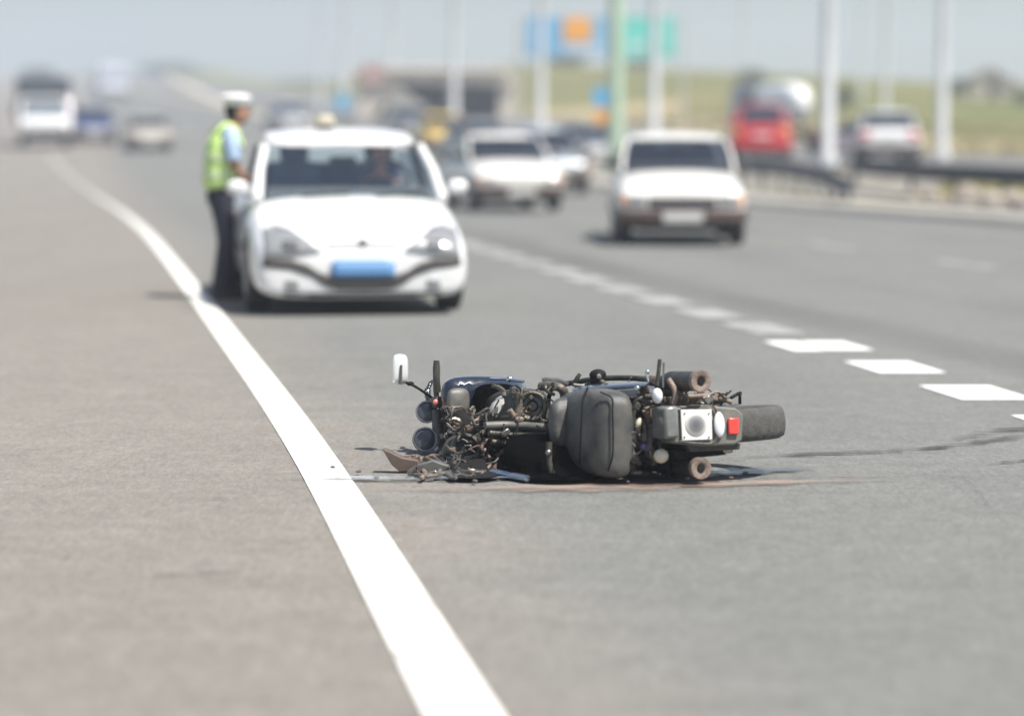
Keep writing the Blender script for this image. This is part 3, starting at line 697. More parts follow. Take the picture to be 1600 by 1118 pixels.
bm = BM(); q0 = [bp(762, 647, .50), bp(782, 656, .47), bp(797, 624, .47), bp(788, 612, .50), bp(772, 628, .51)]; slab(bm, q0, [p + fwd * .06 for p in q0])
obj('tank_badge_panel', bm, mat('pale_tank_flank', (.48, .48, .46), .4, col2=(.36, .34, .30), scale=8), tank, sub=1)
for (pts, r, mk) in [([(758, 665), (800, 664), (860, 668)], .018, 'grey_plastic'), ([(764, 676), (800, 679), (862, 677)], .014, 'olive_alu'), ([(806, 612), (812, 630), (808, 655), (822, 668)], .016, 'cast_alu'),
                     ([(796, 640), (806, 652), (818, 650), (824, 660)], .013, 'rust_pale'), ([(864, 600), (858, 620), (856, 650), (856, 690)], .010, 'matt_black'), ([(845, 603), (872, 604), (882, 615), (880, 630)], .020, 'cast_alu'),
                     ([(812, 690), (830, 684), (850, 690)], .010, 'cast_alu'), ([(768, 690), (790, 694), (812, 700), (846, 700)], .014, 'olive_alu')]:
    bm = BM(); tube(bm, curve_pts([bp(x, y, .44 - (x > 858) * .1) for x, y in pts], 6), r, 8); obj('frame_tube', bm, M[mk], tank)
bm = BM(); ellipsoid(bm, bp(812, 655, .42), (.014, .012, .02), n=10, m=8); obj('rusty_clamp', bm, M['rust_pale'], tank)
# engine lump below the tank, finned
bm = BM(); box(bm, (0, .55, .42), (.26, .36, .26)); eng = obj('engine_block', bm, M['cast_alu'], bike, bev=.03)
for k in range(7):
    bm = BM(); box(bm, (0, .66 + .012 * k, .56 + .022 * k), (.20, .19, .008)); obj('cooling_fin', bm, M['cast_alu'], eng, smooth=False)
for s in (-1, 1):
    bm = BM(); lathe(bm, [(0, .11), (.03, .105), (.045, .07), (.05, 0)], (s * .13, .52, .40), (s, 0, 0), 24); obj('crank_cover', bm, M['dull_chrome'], eng)
for s in (-1, 1):
    bm = BM(); tube(bm, curve_pts([(s * .12, -.25, .72), (s * .13, .2, .66), (s * .12, .5, .6), (s * .08, .95, .82)], 6), .016, 8); tube(bm, curve_pts([(s * .1, .45, .25), (s * .11, .8, .22), (s * .08, 1.0, .5), (s * .03, 1.02, .82)], 6), .016, 8); obj('frame_rail', bm, M['matt_black'], bike)
# cowl (upper side, glossy, reflected sky put into its blue colour)
def cw(l): return [bp(x, y, f) for x, y, f in l]
bm = BM()
loft(bm, [seat_ring(700, 762, 594, 652, .90), seat_ring(688, 786, 587, 655, .94), seat_ring(688, 812, 586, 654, 1.0), seat_ring(692, 826, 588, 640, 1.1), seat_ring(712, 824, 592, 625, 1.2), seat_ring(730, 800, 596, 618, 1.3)])
cowl = obj('fairing_cowl', bm, mat('cowl_blue_black', (.018, .028, .055), .2, coat=1, col2=(.008, .010, .016), scale=9), bike, sub=1)
bm = BM()
loft(bm, [seat_ring(704, 724, 614, 642, .86), seat_ring(698, 732, 606, 648, .875), seat_ring(696, 738, 603, 652, .91)])
obj('cowl_inner', bm, M['grey_plastic'], cowl, sub=1)
bm = BM(); ellipsoid(bm, bp(797, 592, .62), (.014, .012, .018), n=14, m=10); obj('cowl_stud', bm, M['chrome'], cowl)
bm = BM(); tube(bm, curve_pts([bp(766, 591, .66), bp(790, 592, .63), bp(818, 596, .56)], 6), .010, 8, flat=.7); obj('cowl_trim', bm, M['blue_steel'], cowl)
bm = BM(); loft(bm, [seat_ring(745, 800, 602, 654, .84), seat_ring(738, 812, 598, 656, .87), seat_ring(742, 815, 598, 652, .93)]); obj('dark_gap', bm, M['shade_black'], bike, sub=1)  # near-black body paints the unlit gap between cowl and tank
# handlebar, grips, levers
hb = BM(); tube(hb, curve_pts([bp(681, 600, 1.05), bp(683, 625, 1.05), bp(694, 650, 1.06), bp(694, 690, 1.06), bp(690, 715, 1.0), bp(720, 736, .9), bp(760, 738, .8)], 8), .012, 10)
bar = obj('handlebar', hb, M['dusty_black'], bike)
bm = BM(); tube(bm, [bp(682, 563, 1.04), bp(682, 575, 1.04), bp(682, 592, 1.04), bp(683, 612, 1.05)], [.013, .017, .016, .018], 12); obj('grip', bm, M['dusty_black'], bar)
bm = BM(); tube(bm, [bp(768, 737, .72), bp(785, 740, .70), bp(824, 747, .66)], [.013, .016, .014], 12); g2 = obj('grip', bm, M['blue_steel'], bar)
bm = BM(); ellipsoid(bm, bp(803, 742, .66), (.012, .012, .014), n=12, m=8); obj('grip_glint', bm, M['chrome'], g2)  # chrome bead in place of the bright highlight on the grip
bm = BM(); box(bm, bp(684, 628, 1.02), (.05, .06, .045)); sw = obj('switch_housing', bm, M['dusty_black'], bar, bev=.01)
bm = BM(); ellipsoid(bm, bp(681, 628, .98), (.014, .010, .014), n=12, m=8); obj('switch_button', bm, M['lens_pink'], sw)
bm = BM(); tube(bm, curve_pts([bp(676, 640, 1.12), bp(668, 615, 1.18), bp(672, 600, 1.2), bp(676, 596, 1.22)], 6), [.016] * 9 + [.010] * 10, 10); obj('brake_reservoir', bm, M['gloss_black'], bar)
# instruments
def gauge(px, py, f, r, tl):
    d = Vector((.15, -1, tl)).normalized(); c = bp(px, py, f)
    bm = BM(); lathe(bm, [(-.07, r * .5), (-.05, r * .9), (-.01, r), (.004, r), (.006, r * .88), (.0, r * .86)], c, d, 28); o = obj('gauge', bm, M['dusty_black'], bar)
    bm = BM(); lathe(bm, [(0, r * .87), (.004, r * .6), (.005, 0)], c, d, 24); obj('gauge_glass', bm, M['gauge_glass'], o)
    bm = BM(); lathe(bm, [(.002, r * 1.0), (.008, r * .97), (.008, r * .88), (.002, r * .88), (.002, r)], c, d, 28); obj('bezel', bm, M['dull_chrome'], o)
    return o
gauge(667, 643, 1.10, .050, .25); gauge(664, 686, 1.06, .056, .25)
bm = BM(); tube(bm, [bp(682, 640, 1.08), bp(684, 668, 1.07), bp(684, 700, 1.05)], [.022, .026, .02], 10); obj('instrument_bracket', bm, M['grey_plastic'], bar)
bm = BM(); ellipsoid(bm, bp(684, 702, 1.02), (.018, .014, .016), n=12, m=8); obj('ignition_lock', bm, M['dull_chrome'], bar)
# mirror
bm = BM()
def mring(s, f, ox=0):
    return [bp(625 + ox + (13.5 * s) * math.copysign(abs(math.cos(a)) ** .55, math.cos(a)), 577 + 25 * s * math.copysign(abs(math.sin(a)) ** .6, math.sin(a)), f) for a in [2 * math.pi * k / 20 for k in range(20)]]
loft(bm, [mring(.55, 1.14), mring(.85, 1.145), mring(1, 1.165), mring(.98, 1.18), mring(.8, 1.20), mring(.3, 1.21)])
mir = obj('mirror', bm, M['mirror_back'], bar, sub=1)
bm = BM(); tube(bm, [bp(627, 570, 1.135), bp(626, 600, 1.135)], [.009, .014], 8, flat=.5); obj('mirror_mount', bm, M['grey_plastic'], mir)
bm = BM(); tube(bm, curve_pts([bp(634, 597, 1.15), bp(644, 601, 1.14), bp(656, 608, 1.12), bp(676, 622, 1.08)], 5), .006, 8); ellipsoid(bm, bp(641, 599, 1.15), (.010, .012, .018), n=10, m=8); obj('mirror_stem', bm, M['matt_black'], mir)
# headlight bowl, forks, cables
bm = BM(); c = bp(722, 702, .66); d = Vector((.25, -1, .1)).normalized()
lathe(bm, [(-.10, .060), (-.08, .074), (-.04, .076), (.0, .066), (.02, .040), (.024, 0)], c, d, 28); hl = obj('headlight', bm, M['dusty_black'], bike)
bm = BM(); lathe(bm, [(-.102, .06), (-.11, .04), (-.114, 0)], c, d, 28); obj('headlight_glass', bm, M['lens_clear'], hl)
for s in (-1, 1):
    bm = BM(); tube(bm, [(s * .09 - .02, 1.34, .33), (s * .09 - .01, 1.16, .82), (s * .09, 1.05, 1.1)], [.024, .022, .018], 10); obj('fork_leg', bm, M['dull_chrome'], bike)
bm = BM(); loft(bm, [[(x + .0, 1.36 + (.345) * math.cos(a) , .33 + .345 * math.sin(a)) for (x) in (-.07, -.03, .03, .07)] + [(x, 1.36 + .335 * math.cos(a), .33 + .335 * math.sin(a)) for x in (.07, .03, -.03, -.07)] for a in [R(20 + 14 * k) for k in range(11)]])
obj('front_mudguard', bm, M['gloss_black'], bike)
bm = BM(); ellipsoid(bm, bp(722, 676, .90), (.11, .10, .07), n=16, m=10, p=.7); obj('steering_head', bm, M['matt_black'], bike)
bm = BM(); lathe(bm, [(-.02, .062), (.0, .068), (.02, .062), (.02, .050), (-.02, .050), (-.02, .062)], bp(728, 700, .60), Vector((.3, -1, .15)), 28); obj('headlight_rim', bm, M['dusty_black'], hl)
bm = BM(); loft(bm, [cw([(700, 664, .86), (740, 668, .80), (744, 680, .84), (702, 676, .90)]), cw([(694, 700, .80), (752, 700, .70), (756, 716, .74), (696, 716, .84)]), cw([(700, 735, .3), (760, 730, .3), (766, 740, .4), (702, 742, .5)])]); obj('fork_shroud', bm, M['matt_black'], bike, bev=.01)
rnd = random.Random(5)
cables = [([(690, 655), (712, 662), (734, 684), (742, 712), (738, 738)], .010, 'grey_plastic', .96), ([(694, 662), (720, 676), (728, 700), (722, 730)], .008, 'dusty_black', .94),
          ([(700, 650), (726, 655), (752, 668), (764, 690)], .012, 'cast_alu', .95), ([(696, 648), (704, 660), (712, 690), (708, 725)], .009, 'dusty_black', .92),
          ([(716, 654), (740, 655), (762, 654)], .014, 'housing_grey', .90), ([(714, 662), (738, 664), (760, 672)], .008, 'matt_black', .88),
          ([(742, 672), (758, 690), (752, 716), (744, 738)], .009, 'dusty_black', .86), ([(690, 640), (700, 628), (712, 650), (718, 664)], .009, 'rust', .94),
          ([(745, 690), (760, 705), (766, 725), (752, 740)], .007, 'rust_pale', .84), ([(700, 700), (712, 716), (716, 738), (730, 744)], .007, 'grey_plastic', .90)]
for pts, r, mk, f in cables:
    bm = BM(); tube(bm, curve_pts([bp(x, y, f + rnd.uniform(-.02, .02)) for x, y in pts], 8), r, 8); obj('cable', bm, M[mk], bike)
for (x, y, s, mk, f) in [(708, 697, .016, 'lens_pink', .92), (775, 702, .010, 'green', .76), (764, 698, .014, 'rust_pale', .78), (786, 703, .013, 'lens_cream', .76), (738, 737, .014, 'lens_cream', .85), (778, 712, .014, 'rust', .78), (700, 708, .014, 'olive_alu', .94), (752, 664, .016, 'rust_pale', .86), (766, 660, .015, 'cast_alu', .84)]:
    bm = BM(); ellipsoid(bm, bp(x, y, f), (s, s * .8, s * 1.1), n=10, m=8, p=.8); obj('connector', bm, M[mk], bike)
bm = BM(); loft(bm, [seat_ring(700, 740, 712, 746, .98), seat_ring(690, 790, 704, 748, 1.02), seat_ring(700, 800, 690, 744, 1.2)]); obj('left_cowl', bm, M['matt_black'], bike, sub=1)
# torn hoses, wires and brackets crowding the bared frame
rc = random.Random(21); KM = ['cast_alu', 'olive_alu', 'rust', 'rust_pale', 'dusty_black', 'matt_black', 'grey_plastic', 'dull_chrome', 'dusty_black', 'olive_alu']
def clutter(n, x0, x1, y0, y1, f0, f1, names=('hose', 'bracket', 'wire')):
    for _ in range(n):
        x, y, f = rc.uniform(x0, x1), rc.uniform(y0, y1), rc.uniform(f0, f1); kind = rc.choice(names); mk = rc.choice(KM)
        if kind == 'bracket':
            bm = BM(); box(bm, bp(x, y, f), (rc.uniform(.012, .035), rc.uniform(.012, .03), rc.uniform(.012, .04)), Matrix.Rotation(rc.uniform(-1, 1), 3, 'Y')); obj('bracket', bm, M[mk], bike, bev=.003)
        else:
            pts = [(x, y)]; a = rc.uniform(0, 6.28)
            for _k in range(3):
                a += rc.uniform(-1.1, 1.1); q = pts[-1]; L = rc.uniform(7, 16); pts.append((min(x1 + 6, max(x0 - 6, q[0] + math.cos(a) * L)), min(y1 + 4, max(y0 - 4, q[1] + math.sin(a) * L))))
            bm = BM(); tube(bm, curve_pts([bp(px, py, f + rc.uniform(-.02, .02)) for px, py in pts], 5), rc.uniform(.004, .010) if kind == 'hose' else .0035, 6); obj(kind, bm, M[mk], bike)
clutter(34, 776, 858, 606, 700, .40, .50); clutter(34, 690, 764, 652, 738, .62, .95); clutter(24, 984, 1034, 632, 722, -.24, -.16)
clutter(30, 700, 790, 640, 706, .50, .62); clutter(18, 850, 880, 604, 690, .30, .42); clutter(16, 700, 800, 700, 742, .3, .5)
clutter(12, 1050, 1150, 606, 634, -.22, -.05); clutter(10, 645, 720, 716, 742, .5, .9); clutter(8, 1040, 1085, 706, 742, -.2, -.1); clutter(6, 850, 1000, 594, 604, .1, .4)
# broken bits still hanging from the bars: lever, mirror arm
for pts, r, mk, f in [([(655, 722), (676, 712), (700, 716)], .010, 'rust', .98), ([(640, 738), (668, 722), (700, 726), (730, 730)], .013, 'dull_chrome', .96), ([(648, 742), (672, 744), (700, 738)], .011, 'cast_alu', .93),
                      ([(684, 742), (690, 726), (676, 712)], .009, 'grey_plastic', .95), ([(700, 734), (722, 724), (736, 738)], .011, 'housing_grey', .93), ([(612, 705), (624, 712), (646, 712)], .0035, 'rust', .95), ([(690, 712), (704, 722), (726, 742)], .012, 'olive_alu', .9)]:
    bm = BM(); tube(bm, curve_pts([bp(x, y, f) for x, y in pts], 6), r, 8); obj('bent_lever', bm, M[mk], bar)
def shard(name, label, pts, Yd, th, m):
    """a broken piece standing on the asphalt: outline in the plane at depth Yd, real thickness"""
    a = [at(x, y, Yd) for x, y in pts]; zmin = min(p.z for p in a); a = [p + Vector((0, 0, .006 - zmin)) for p in a]
    c = sum(a, Vector()) / len(a); c.z = 0; b = [p - c + Vector((.004, th, 0)) for p in a]; a = [p - c for p in a]
    bm = BM(); slab(bm, a, b); o = obj(name, bm, m, bev=.003); o.location = c; tag(o, label, 'debris', 'broken pieces on the asphalt'); return o
shard('fairing_shard', 'pointed brown broken panel piece on the asphalt left of the motorcycle', [(597, 713), (606, 716), (628, 727), (652, 731), (660, 745), (625, 749), (612, 738)], 11.25, .06, M['wedge_brown'])
shard('plastic_shard', 'small grey broken piece lying under the bars of the fallen motorcycle', [(650, 736), (676, 728), (700, 736), (704, 748), (655, 749)], 11.18, .05, M['grey_plastic'])
shard('lamp_shard', 'tiny pale broken sliver just below the round gauges of the motorcycle', [(664, 741), (680, 738), (690, 747), (668, 748)], 11.10, .03, M['dull_chrome'])
for k, (x, y) in enumerate([(588, 752), (560, 742), (742, 757), (1142, 752), (1165, 744), (980, 758), (520, 735)]):
    gx, gy = G(x, y); bm = BM(); ellipsoid(bm, (0, 0, .006), (.012 + .004 * (k % 3), .009, .006), Matrix.Rotation(k, 3, 'Z'), 6, 5, .8)
    o = obj('debris_chip', bm, M['wedge_brown' if k % 2 else 'grey_plastic'], smooth=False); o.location = (gx, gy, .01)
    tag(o, ['tiny brown crumb just in front of the pointed brown shard', 'tiny grey crumb between the edge line and the brown shard', 'tiny crumb under the silver grip end lying by the bars', 'tiny crumb right of the lower exhaust pipe', 'tiny brown crumb furthest right on the dark oil stain', 'tiny crumb just in front of the big seat', 'tiny crumb at the right rim of the white edge line'][k], 'debris', 'crumbs of broken plastic')

# ------------------------------------------------------------------ cars
def patch(bvh, name, polytop, polybot, m, parent, axis='y', sgn=-1, n=12, rows=4, off=.008, th=.03):
    """a fitted skin piece: two outlines (upper, lower) projected on the body; axis y: points (x, z); axis x: points (y, z)"""
    def samp(pl, t):
        t *= (len(pl) - 1); i = min(int(t), len(pl) - 2); s = t - i; return (pl[i][0] * (1 - s) + pl[i+1][0] * s, pl[i][1] * (1 - s) + pl[i+1][1] * s)
    rr = []; last = None
    for j in range(rows + 1):
        r = []
        for i in range(n + 1):
            a, b = samp(polytop, i / n), samp(polybot, i / n); q = j / rows; u = a[0] * (1 - q) + b[0] * q; z = a[1] * (1 - q) + b[1] * q
            if axis == 'y': org, d = Vector((u, sgn * 9, z)), Vector((0, -sgn, 0))
            else: org, d = Vector((sgn * 9, u, z)), Vector((-sgn, 0, 0))
            h = bvh.ray_cast(org, d)[0]
            if h is None: h = last if last is not None else org + d * 8
            last = h; p = Vector(h) - d * off
            if axis == 'y': p.x = u; p.z = z
            else: p.y = u; p.z = z
            r.append(p)
        rr.append(r)
    me = bpy.data.meshes.new(name); k = n + 1
    me.from_pydata([tuple(p) for r in rr for p in r], [], [(j*k+i, j*k+i+1, (j+1)*k+i+1, (j+1)*k+i) for j in range(rows) for i in range(n)]); me.update()
    bm = BM(); bm.from_mesh(me); 
    fr = (Vector((0, sgn, 0)) if axis == 'y' else Vector((sgn, 0, 0)))
    bmesh.ops.recalc_face_normals(bm, faces=bm.faces)
    bm.faces.ensure_lookup_table(); bm.faces[0].normal_update()
    if sum((f.normal.dot(fr) for f in bm.faces)) < 0: bmesh.ops.reverse_faces(bm, faces=bm.faces)
    bm.to_mesh(me); bm.free(); me.polygons.foreach_set('use_smooth', [True] * len(me.polygons))
    o = link(name, me, m, parent); s = o.modifiers.new('solid', 'SOLIDIFY'); s.thickness = th; s.offset = -1
    return o
def quad_pane(name, c, m, parent, th=.006):
    bm = BM(); c = [Vector(p) for p in c]; n = (c[1] - c[0]).cross(c[3] - c[0]).normalized()
    slab(bm, c, [p - n * th for p in c]); return obj(name, bm, m, parent, smooth=False)
def wheel_car(parent, x, y, r, w, side):
    bm = BM(); lathe(bm, [(-w/2, r * .62), (-w/2, r * .9), (-w * .4, r), (w * .4, r), (w/2, r * .9), (w/2, r * .62)], (x, y, r), (1, 0, 0), 24); t = obj('wheel', bm, M['tyre'], parent)
    bm = BM(); lathe(bm, [(0, r * .62), (.008, r * .6), (-.01, r * .5), (.004, r * .16), (.006, 0)], (x + side * (w/2), y, r), (side, 0, 0), 20); obj('rim', bm, M['rim'], t)
def build_car(name, st, ax_f, ax_r, r_w, gh, paint, pane, detail):
    """st: stations (y, half width, bottom z, top z); gh: dict of greenhouse corners"""
    root = empty(name, (0, 0, 0))
    bm = BM(); secs = []
    for (y, w, zb, zt) in st:
        h = zt - zb
        half = [(0, zb), (.80 * w, zb), (.97 * w, zb + .10 * h), (w, zb + .42 * h), (.985 * w, zb + .74 * h), (.90 * w, zt - .06 * h), (.55 * w, zt), (0, zt + .012)]
        ring = half + [(-a, b) for a, b in half[-2:0:-1]]
        secs.append([(a, y, b) for a, b in ring])
    loft(bm, secs)
    body = obj('body', bm, paint, root, sub=2)
    cut = BM()
    for yy in (ax_f, ax_r): lathe(cut, [(-1.2, r_w + .055), (1.2, r_w + .055)], (0, yy, r_w + .01), (1, 0, 0), 28)
    cme = bpy.data.meshes.new('tmp'); bmesh.ops.recalc_face_normals(cut, faces=cut.faces); cut.to_mesh(cme); cut.free(); co = bpy.data.objects.new('tmp', cme); COL.objects.link(co)
    # keep a solid middle: only the outer parts of the wells are cut
    bo = body.modifiers.new('well', 'BOOLEAN'); bo.operation = 'DIFFERENCE'; bo.object = co; bo.solver = 'EXACT'
    dg = bpy.context.evaluated_depsgraph_get(); me = bpy.data.meshes.new_from_object(body.evaluated_get(dg)); body.modifiers.clear(); body.data = me
    if not me.materials: me.materials.append(paint)
    me.set_sharp_from_angle(angle=R(35)) if hasattr(me, 'set_sharp_from_angle') else None
    bpy.data.objects.remove(co); 
    bvh = BVHTree.FromPolygons([v.co.copy() for v in me.vertices], [tuple(p.vertices) for p in me.polygons])
    w0 = max(s[1] for s in st)
    bm = BM(); box(bm, (0, (ax_f + ax_r) / 2, r_w + .1), (w0 * 1.35, ax_r - ax_f + 2 * r_w, .42)); box(bm, (0, (ax_f + ax_r)/2, .23), (w0 * 1.5, ax_r - ax_f + .6, .06)); obj('underbody', bm, M['dark_plastic'], root, smooth=False)
    for s in (-1, 1):
        for yy in (ax_f, ax_r): wheel_car(root, s * (w0 - .11), yy, r_w, .19, s)
    # greenhouse
    g = gh; A = (g['a0'], g['za'], g['wa']); A1 = (g['a1'], g['zr'], g['wr']); B1 = (g['b1'], g['zr2'], g['wr2']); B0 = (g['b0'], g['zb'], g['wb'])
    bm = BM(); zr, zr2 = g['zr'], g['zr2']; n = 5; secs = []
    for i in range(n + 1):
        t = i / n; y = A1[0] + (B1[0] - A1[0]) * t; w = A1[2] + (B1[2] - A1[2]) * t; z = zr + (zr2 - zr) * t + g.get('crown', .04) * math.sin(math.pi * t)
        secs.append([(-w, y, z - .045), (-w, y, z - .01), (-w * .6, y, z + .025), (0, y, z + .035), (w * .6, y, z + .025), (w, y, z - .01), (w, y, z - .045), (0, y, z - .02)])
    loft(bm, secs); obj('roof', bm, paint, root, sub=1)
    pr = g.get('pr', .038)
    for s in (-1, 1):
        bm = BM(); tube(bm, [(s * A[2], A[0], A[1] - .03), (s * (A[2] + A1[2]) / 2 * 1.01, (A[0] + A1[0]) / 2, (A[1] + zr) / 2), (s * (A1[2] - .01), A1[0] + .02, zr - .015)], [pr * 1.2, pr, pr], 8); obj('front_pillar', bm, paint, root)
        bm = BM(); tube(bm, [(s * (B0[2] - .02), B0[0], B0[1] - .03), (s * (B1[2] - .05), B1[0] - .06, zr2 - .05)], [pr * 1.9, pr * .9], 8); obj('rear_pillar', bm, paint, root)
        yb = g.get('bp', (A1[0] + B1[0]) / 2); bm = BM(); tube(bm, [(s * (A[2] + .005), yb + .03, (A[1] + B0[1]) / 2 - .02), (s * (A1[2] - .005), yb, zr)], pr * .9, 8); obj('door_pillar', bm, M['dark_plastic'], root)
        zz = .02
        ins = .012
        q = [(s * (A[2] + ins), A[0] + .12, A[1] + zz), (s * (A[2] + ins), yb - .02, (A[1] + B0[1]) / 2 + zz), (s * (A1[2] + ins * .2), yb - .03, zr - .05), (s * (A1[2] + ins * .2), A1[0] + .10, zr - .055)]
        quad_pane('side_window', q, pane, root)
        q = [(s * (A[2] + ins), yb + .06, (A[1] + B0[1]) / 2 + zz), (s * (B0[2] + ins), B0[0] - .14, B0[1] + zz), (s * (B1[2] + ins * .2), B1[0] - .12, zr2 - .05), (s * (A1[2] + ins * .2), yb + .05, zr - .05)]
        quad_pane('side_window', q, pane, root)
    e = .01
    quad_pane('windscreen', [(-A[2] + .03, A[0] - e, A[1]), (A[2] - .03, A[0] - e, A[1]), (A1[2] - .03, A1[0] - e, zr - .03), (-A1[2] + .03, A1[0] - e, zr - .03)], pane, root)
    quad_pane('rear_window', [(-B0[2] + .05, B0[0] + e, B0[1]), (B0[2] - .05, B0[0] + e, B0[1]), (B1[2] - .05, B1[0] + e, zr2 - .03), (-B1[2] + .05, B1[0] + e, zr2 - .03)], pane, root)
    # cabin
    bm = BM(); zc = min(A[1], B0[1]); box(bm, (0, (A[0] + B0[0]) / 2, zc - .015), (A[2] * 1.8, B0[0] - A[0] - .1, .09)); box(bm, (0, A[0] + .25, A[1] + .03), (A[2] * 1.75, .35, .07)); cab = obj('dashboard', bm, M['cab_interior'], root)
    for s in (-1, 1):
        yy = (A1[0] + yb) / 2 + .25
        bm = BM(); box(bm, (s * .36, yy, zc + .10), (.44, .14, .34), taper=.85); box(bm, (s * .36, yy + .02, zc + .35), (.24, .09, .16)); obj('front_seat', bm, M['seat_cloth'], root, bev=.03)
    bm = BM(); box(bm, (0, B1[0] - .05, zc + .12), (A[2] * 1.55, .12, .26)); obj('rear_seat', bm, M['seat_cloth'], root, bev=.03)
    bm = BM(); lathe(bm, [(-.012, .17), (.012, .17), (.012, .19), (-.012, .19), (-.012, .17)], (.36, A[0] + .55, zc + .12), (0, -1, .45), 24); obj('steering_wheel', bm, M['matt_black'], root)
    bm = BM(); box(bm, (0, A1[0] + .03, zr - .12), (.22, .03, .06)); obj('rear_view_mirror', bm, M['matt_black'], root, bev=.01)
    for s in (-1, 1):
        bm = BM(); ellipsoid(bm, (s * (A[2] + .15), A[0] + .22, A[1] + .07), (.085, .05, .06), n=14, m=10, p=.75); box(bm, (s * (A[2] + .04), A[0] + .24, A[1] + .04), (.12, .04, .04)); obj('door_mirror', bm, detail.get('mirror', paint), root)
    # door seams on both flanks
    zlo = .30; zhi = (A[1] + B0[1]) / 2 - .05
    for s in (-1, 1):
        for yy in (ax_f + r_w + .12, g.get('bp', 2), ax_r - r_w * .2):
            patch(bvh, 'door_seam', [(yy, zhi), (yy + .012, zhi)], [(yy, zlo), (yy + .012, zlo)], M['dark_plastic'], root, 'x', s, 2, 6, .002, .01)
        for yy in (g.get('bp', 2) - .12, ax_r - r_w * .2 - .10):
            patch(bvh, 'door_handle', [(yy - .14, zhi - .08), (yy, zhi - .08)], [(yy - .14, zhi - .11), (yy, zhi - .11)], detail.get('handle', M['dark_plastic']), root, 'x', s, 4, 2, .018, .015)
    return root, body, bvh
# ---- police hatch / saloon facing the lens
PS = [(.0, .71, .16, .50), (.05, .81, .13, .60), (.2, .85, .13, .69), (.6, .86, .14, .80), (.95, .865, .14, .89), (1.25, .87, .15, .94), (2.2, .875, .15, .93), (3.1, .87, .16, .93), (3.7, .85, .17, .95), (4.15, .80, .2, .92), (4.35, .70, .28, .80)]
pg = dict(a0=.98, za=.90, wa=.75, a1=1.62, zr=1.305, wr=.66, b1=3.15, zr2=1.33, wr2=.60, b0=3.85, zb=.95, wb=.70, bp=2.25, crown=.115, pr=.04)
pol, body, bv = build_car('police_car', PS, .80, 3.42, .30, pg, M['car_white'], M['pane'], dict(mirror=M['car_white'], handle=M['car_white']))
tag(pol, 'white police car with blue number plate, stopped beside the officer facing the viewer', 'car')
pol.location = (-1.15, 20.75, 0); pol.rotation_euler = (0, 0, math.atan(.165) - R(.4))
for s in (-1, 1):
    h = patch(bv, 'headlight', [(s * .33, .515), (s * .44, .60), (s * .56, .68), (s * .66, .70), (s * .76, .66)], [(s * .33, .50), (s * .44, .485), (s * .56, .465), (s * .66, .455), (s * .76, .455)], M['lamp_glass'], pol, 'y', -1, 14, 5, .012)
    patch(bv, 'lamp_reflector', [(s * .50, .58), (s * .56, .59), (s * .62, .58)], [(s * .50, .53), (s * .56, .52), (s * .62, .53)], M['galv'], h, 'y', -1, 8, 3, .022, .012)
    patch(bv, 'fog_lamp', [(s * .50, .285), (s * .60, .285)], [(s * .50, .225), (s * .60, .225)], M['lamp_glass'], pol, 'y', -1, 6, 3, .012)
patch(bv, 'lower_grille', [(-.77, .450), (-.56, .445), (-.44, .41), (-.34, .345), (-.22, .315), (0, .31), (.22, .315), (.34, .345), (.44, .41), (.56, .445), (.77, .450)],
      [(-.77, .385), (-.56, .365), (-.40, .31), (-.30, .240), (-.2, .205), (0, .20), (.2, .205), (.30, .240), (.40, .31), (.56, .365), (.77, .385)], mat('grille_grey', (.075, .07, .065), .6), pol, 'y', -1, 40, 3, .008)
patch(bv, 'lower_intake', [(-.42, .185), (0, .185), (.42, .185)], [(-.42, .15), (0, .15), (.42, .15)], M['grille'], pol, 'y', -1, 16, 2, .006)
pl = patch(bv, 'number_plate', [(-.245, .415), (0, .415), (.245, .415)], [(-.245, .30), (0, .30), (.245, .30)], M['plate_blue'], pol, 'y', -1, 8, 3, .022)
patch(bv, 'plate_holder', [(-.20, .452), (0, .452), (.20, .452)], [(-.23, .418), (0, .418), (.23, .418)], mat('pale_holder', (.45, .60, .80), .5), pol, 'y', -1, 8, 2, .012)
patch(bv, 'bonnet_slot', [(-.28, .563), (0, .572), (.28, .563)], [(-.28, .548), (0, .556), (.28, .548)], M['galv'], pol, 'y', -1, 14, 2, .008)
em = BM(); eb = bv.ray_cast(Vector((0, -9, .565)), Vector((0, 1, 0)))[0]
lathe(em, [(0, .052), (-.012, .045), (-.014, 0)], (0, eb.y - .006, .562), (0, 1, 0), 4); obj('badge', em, M['rim'], pol)
patch(bv, 'bumper_lip', [(-.62, .19), (0, .17), (.62, .19)], [(-.60, .165), (0, .15), (.60, .165)], M['dark_plastic'], pol, 'y', -1, 20, 2, .010)
for s in (-1, 1): patch(bv, 'side_moulding', [(.25 + .95, .50), (3.0, .52)], [(.25 + .95, .46), (3.0, .48)], M['dark_plastic'], pol, 'x', s, 16, 2, .012)
bm = BM(); box(bm, (-.10, 2.15, 1.51), (.17, .14, .10), taper=.8); rb = obj('roof_light', bm, M['beacon'], pol, bev=.03)
bm = BM(); box(bm, (-.10, 2.15, 1.462), (.14, .12, .03)); obj('light_foot', bm, M['dark_plastic'], rb, bev=.008)
for s in (-1, 1):
    bm = BM(); tube(bm, [(s * .3 - .1, .92, .905), (s * .3 + .28, .95, .925)], .012, 6); obj('wiper', bm, M['matt_black'], pol)

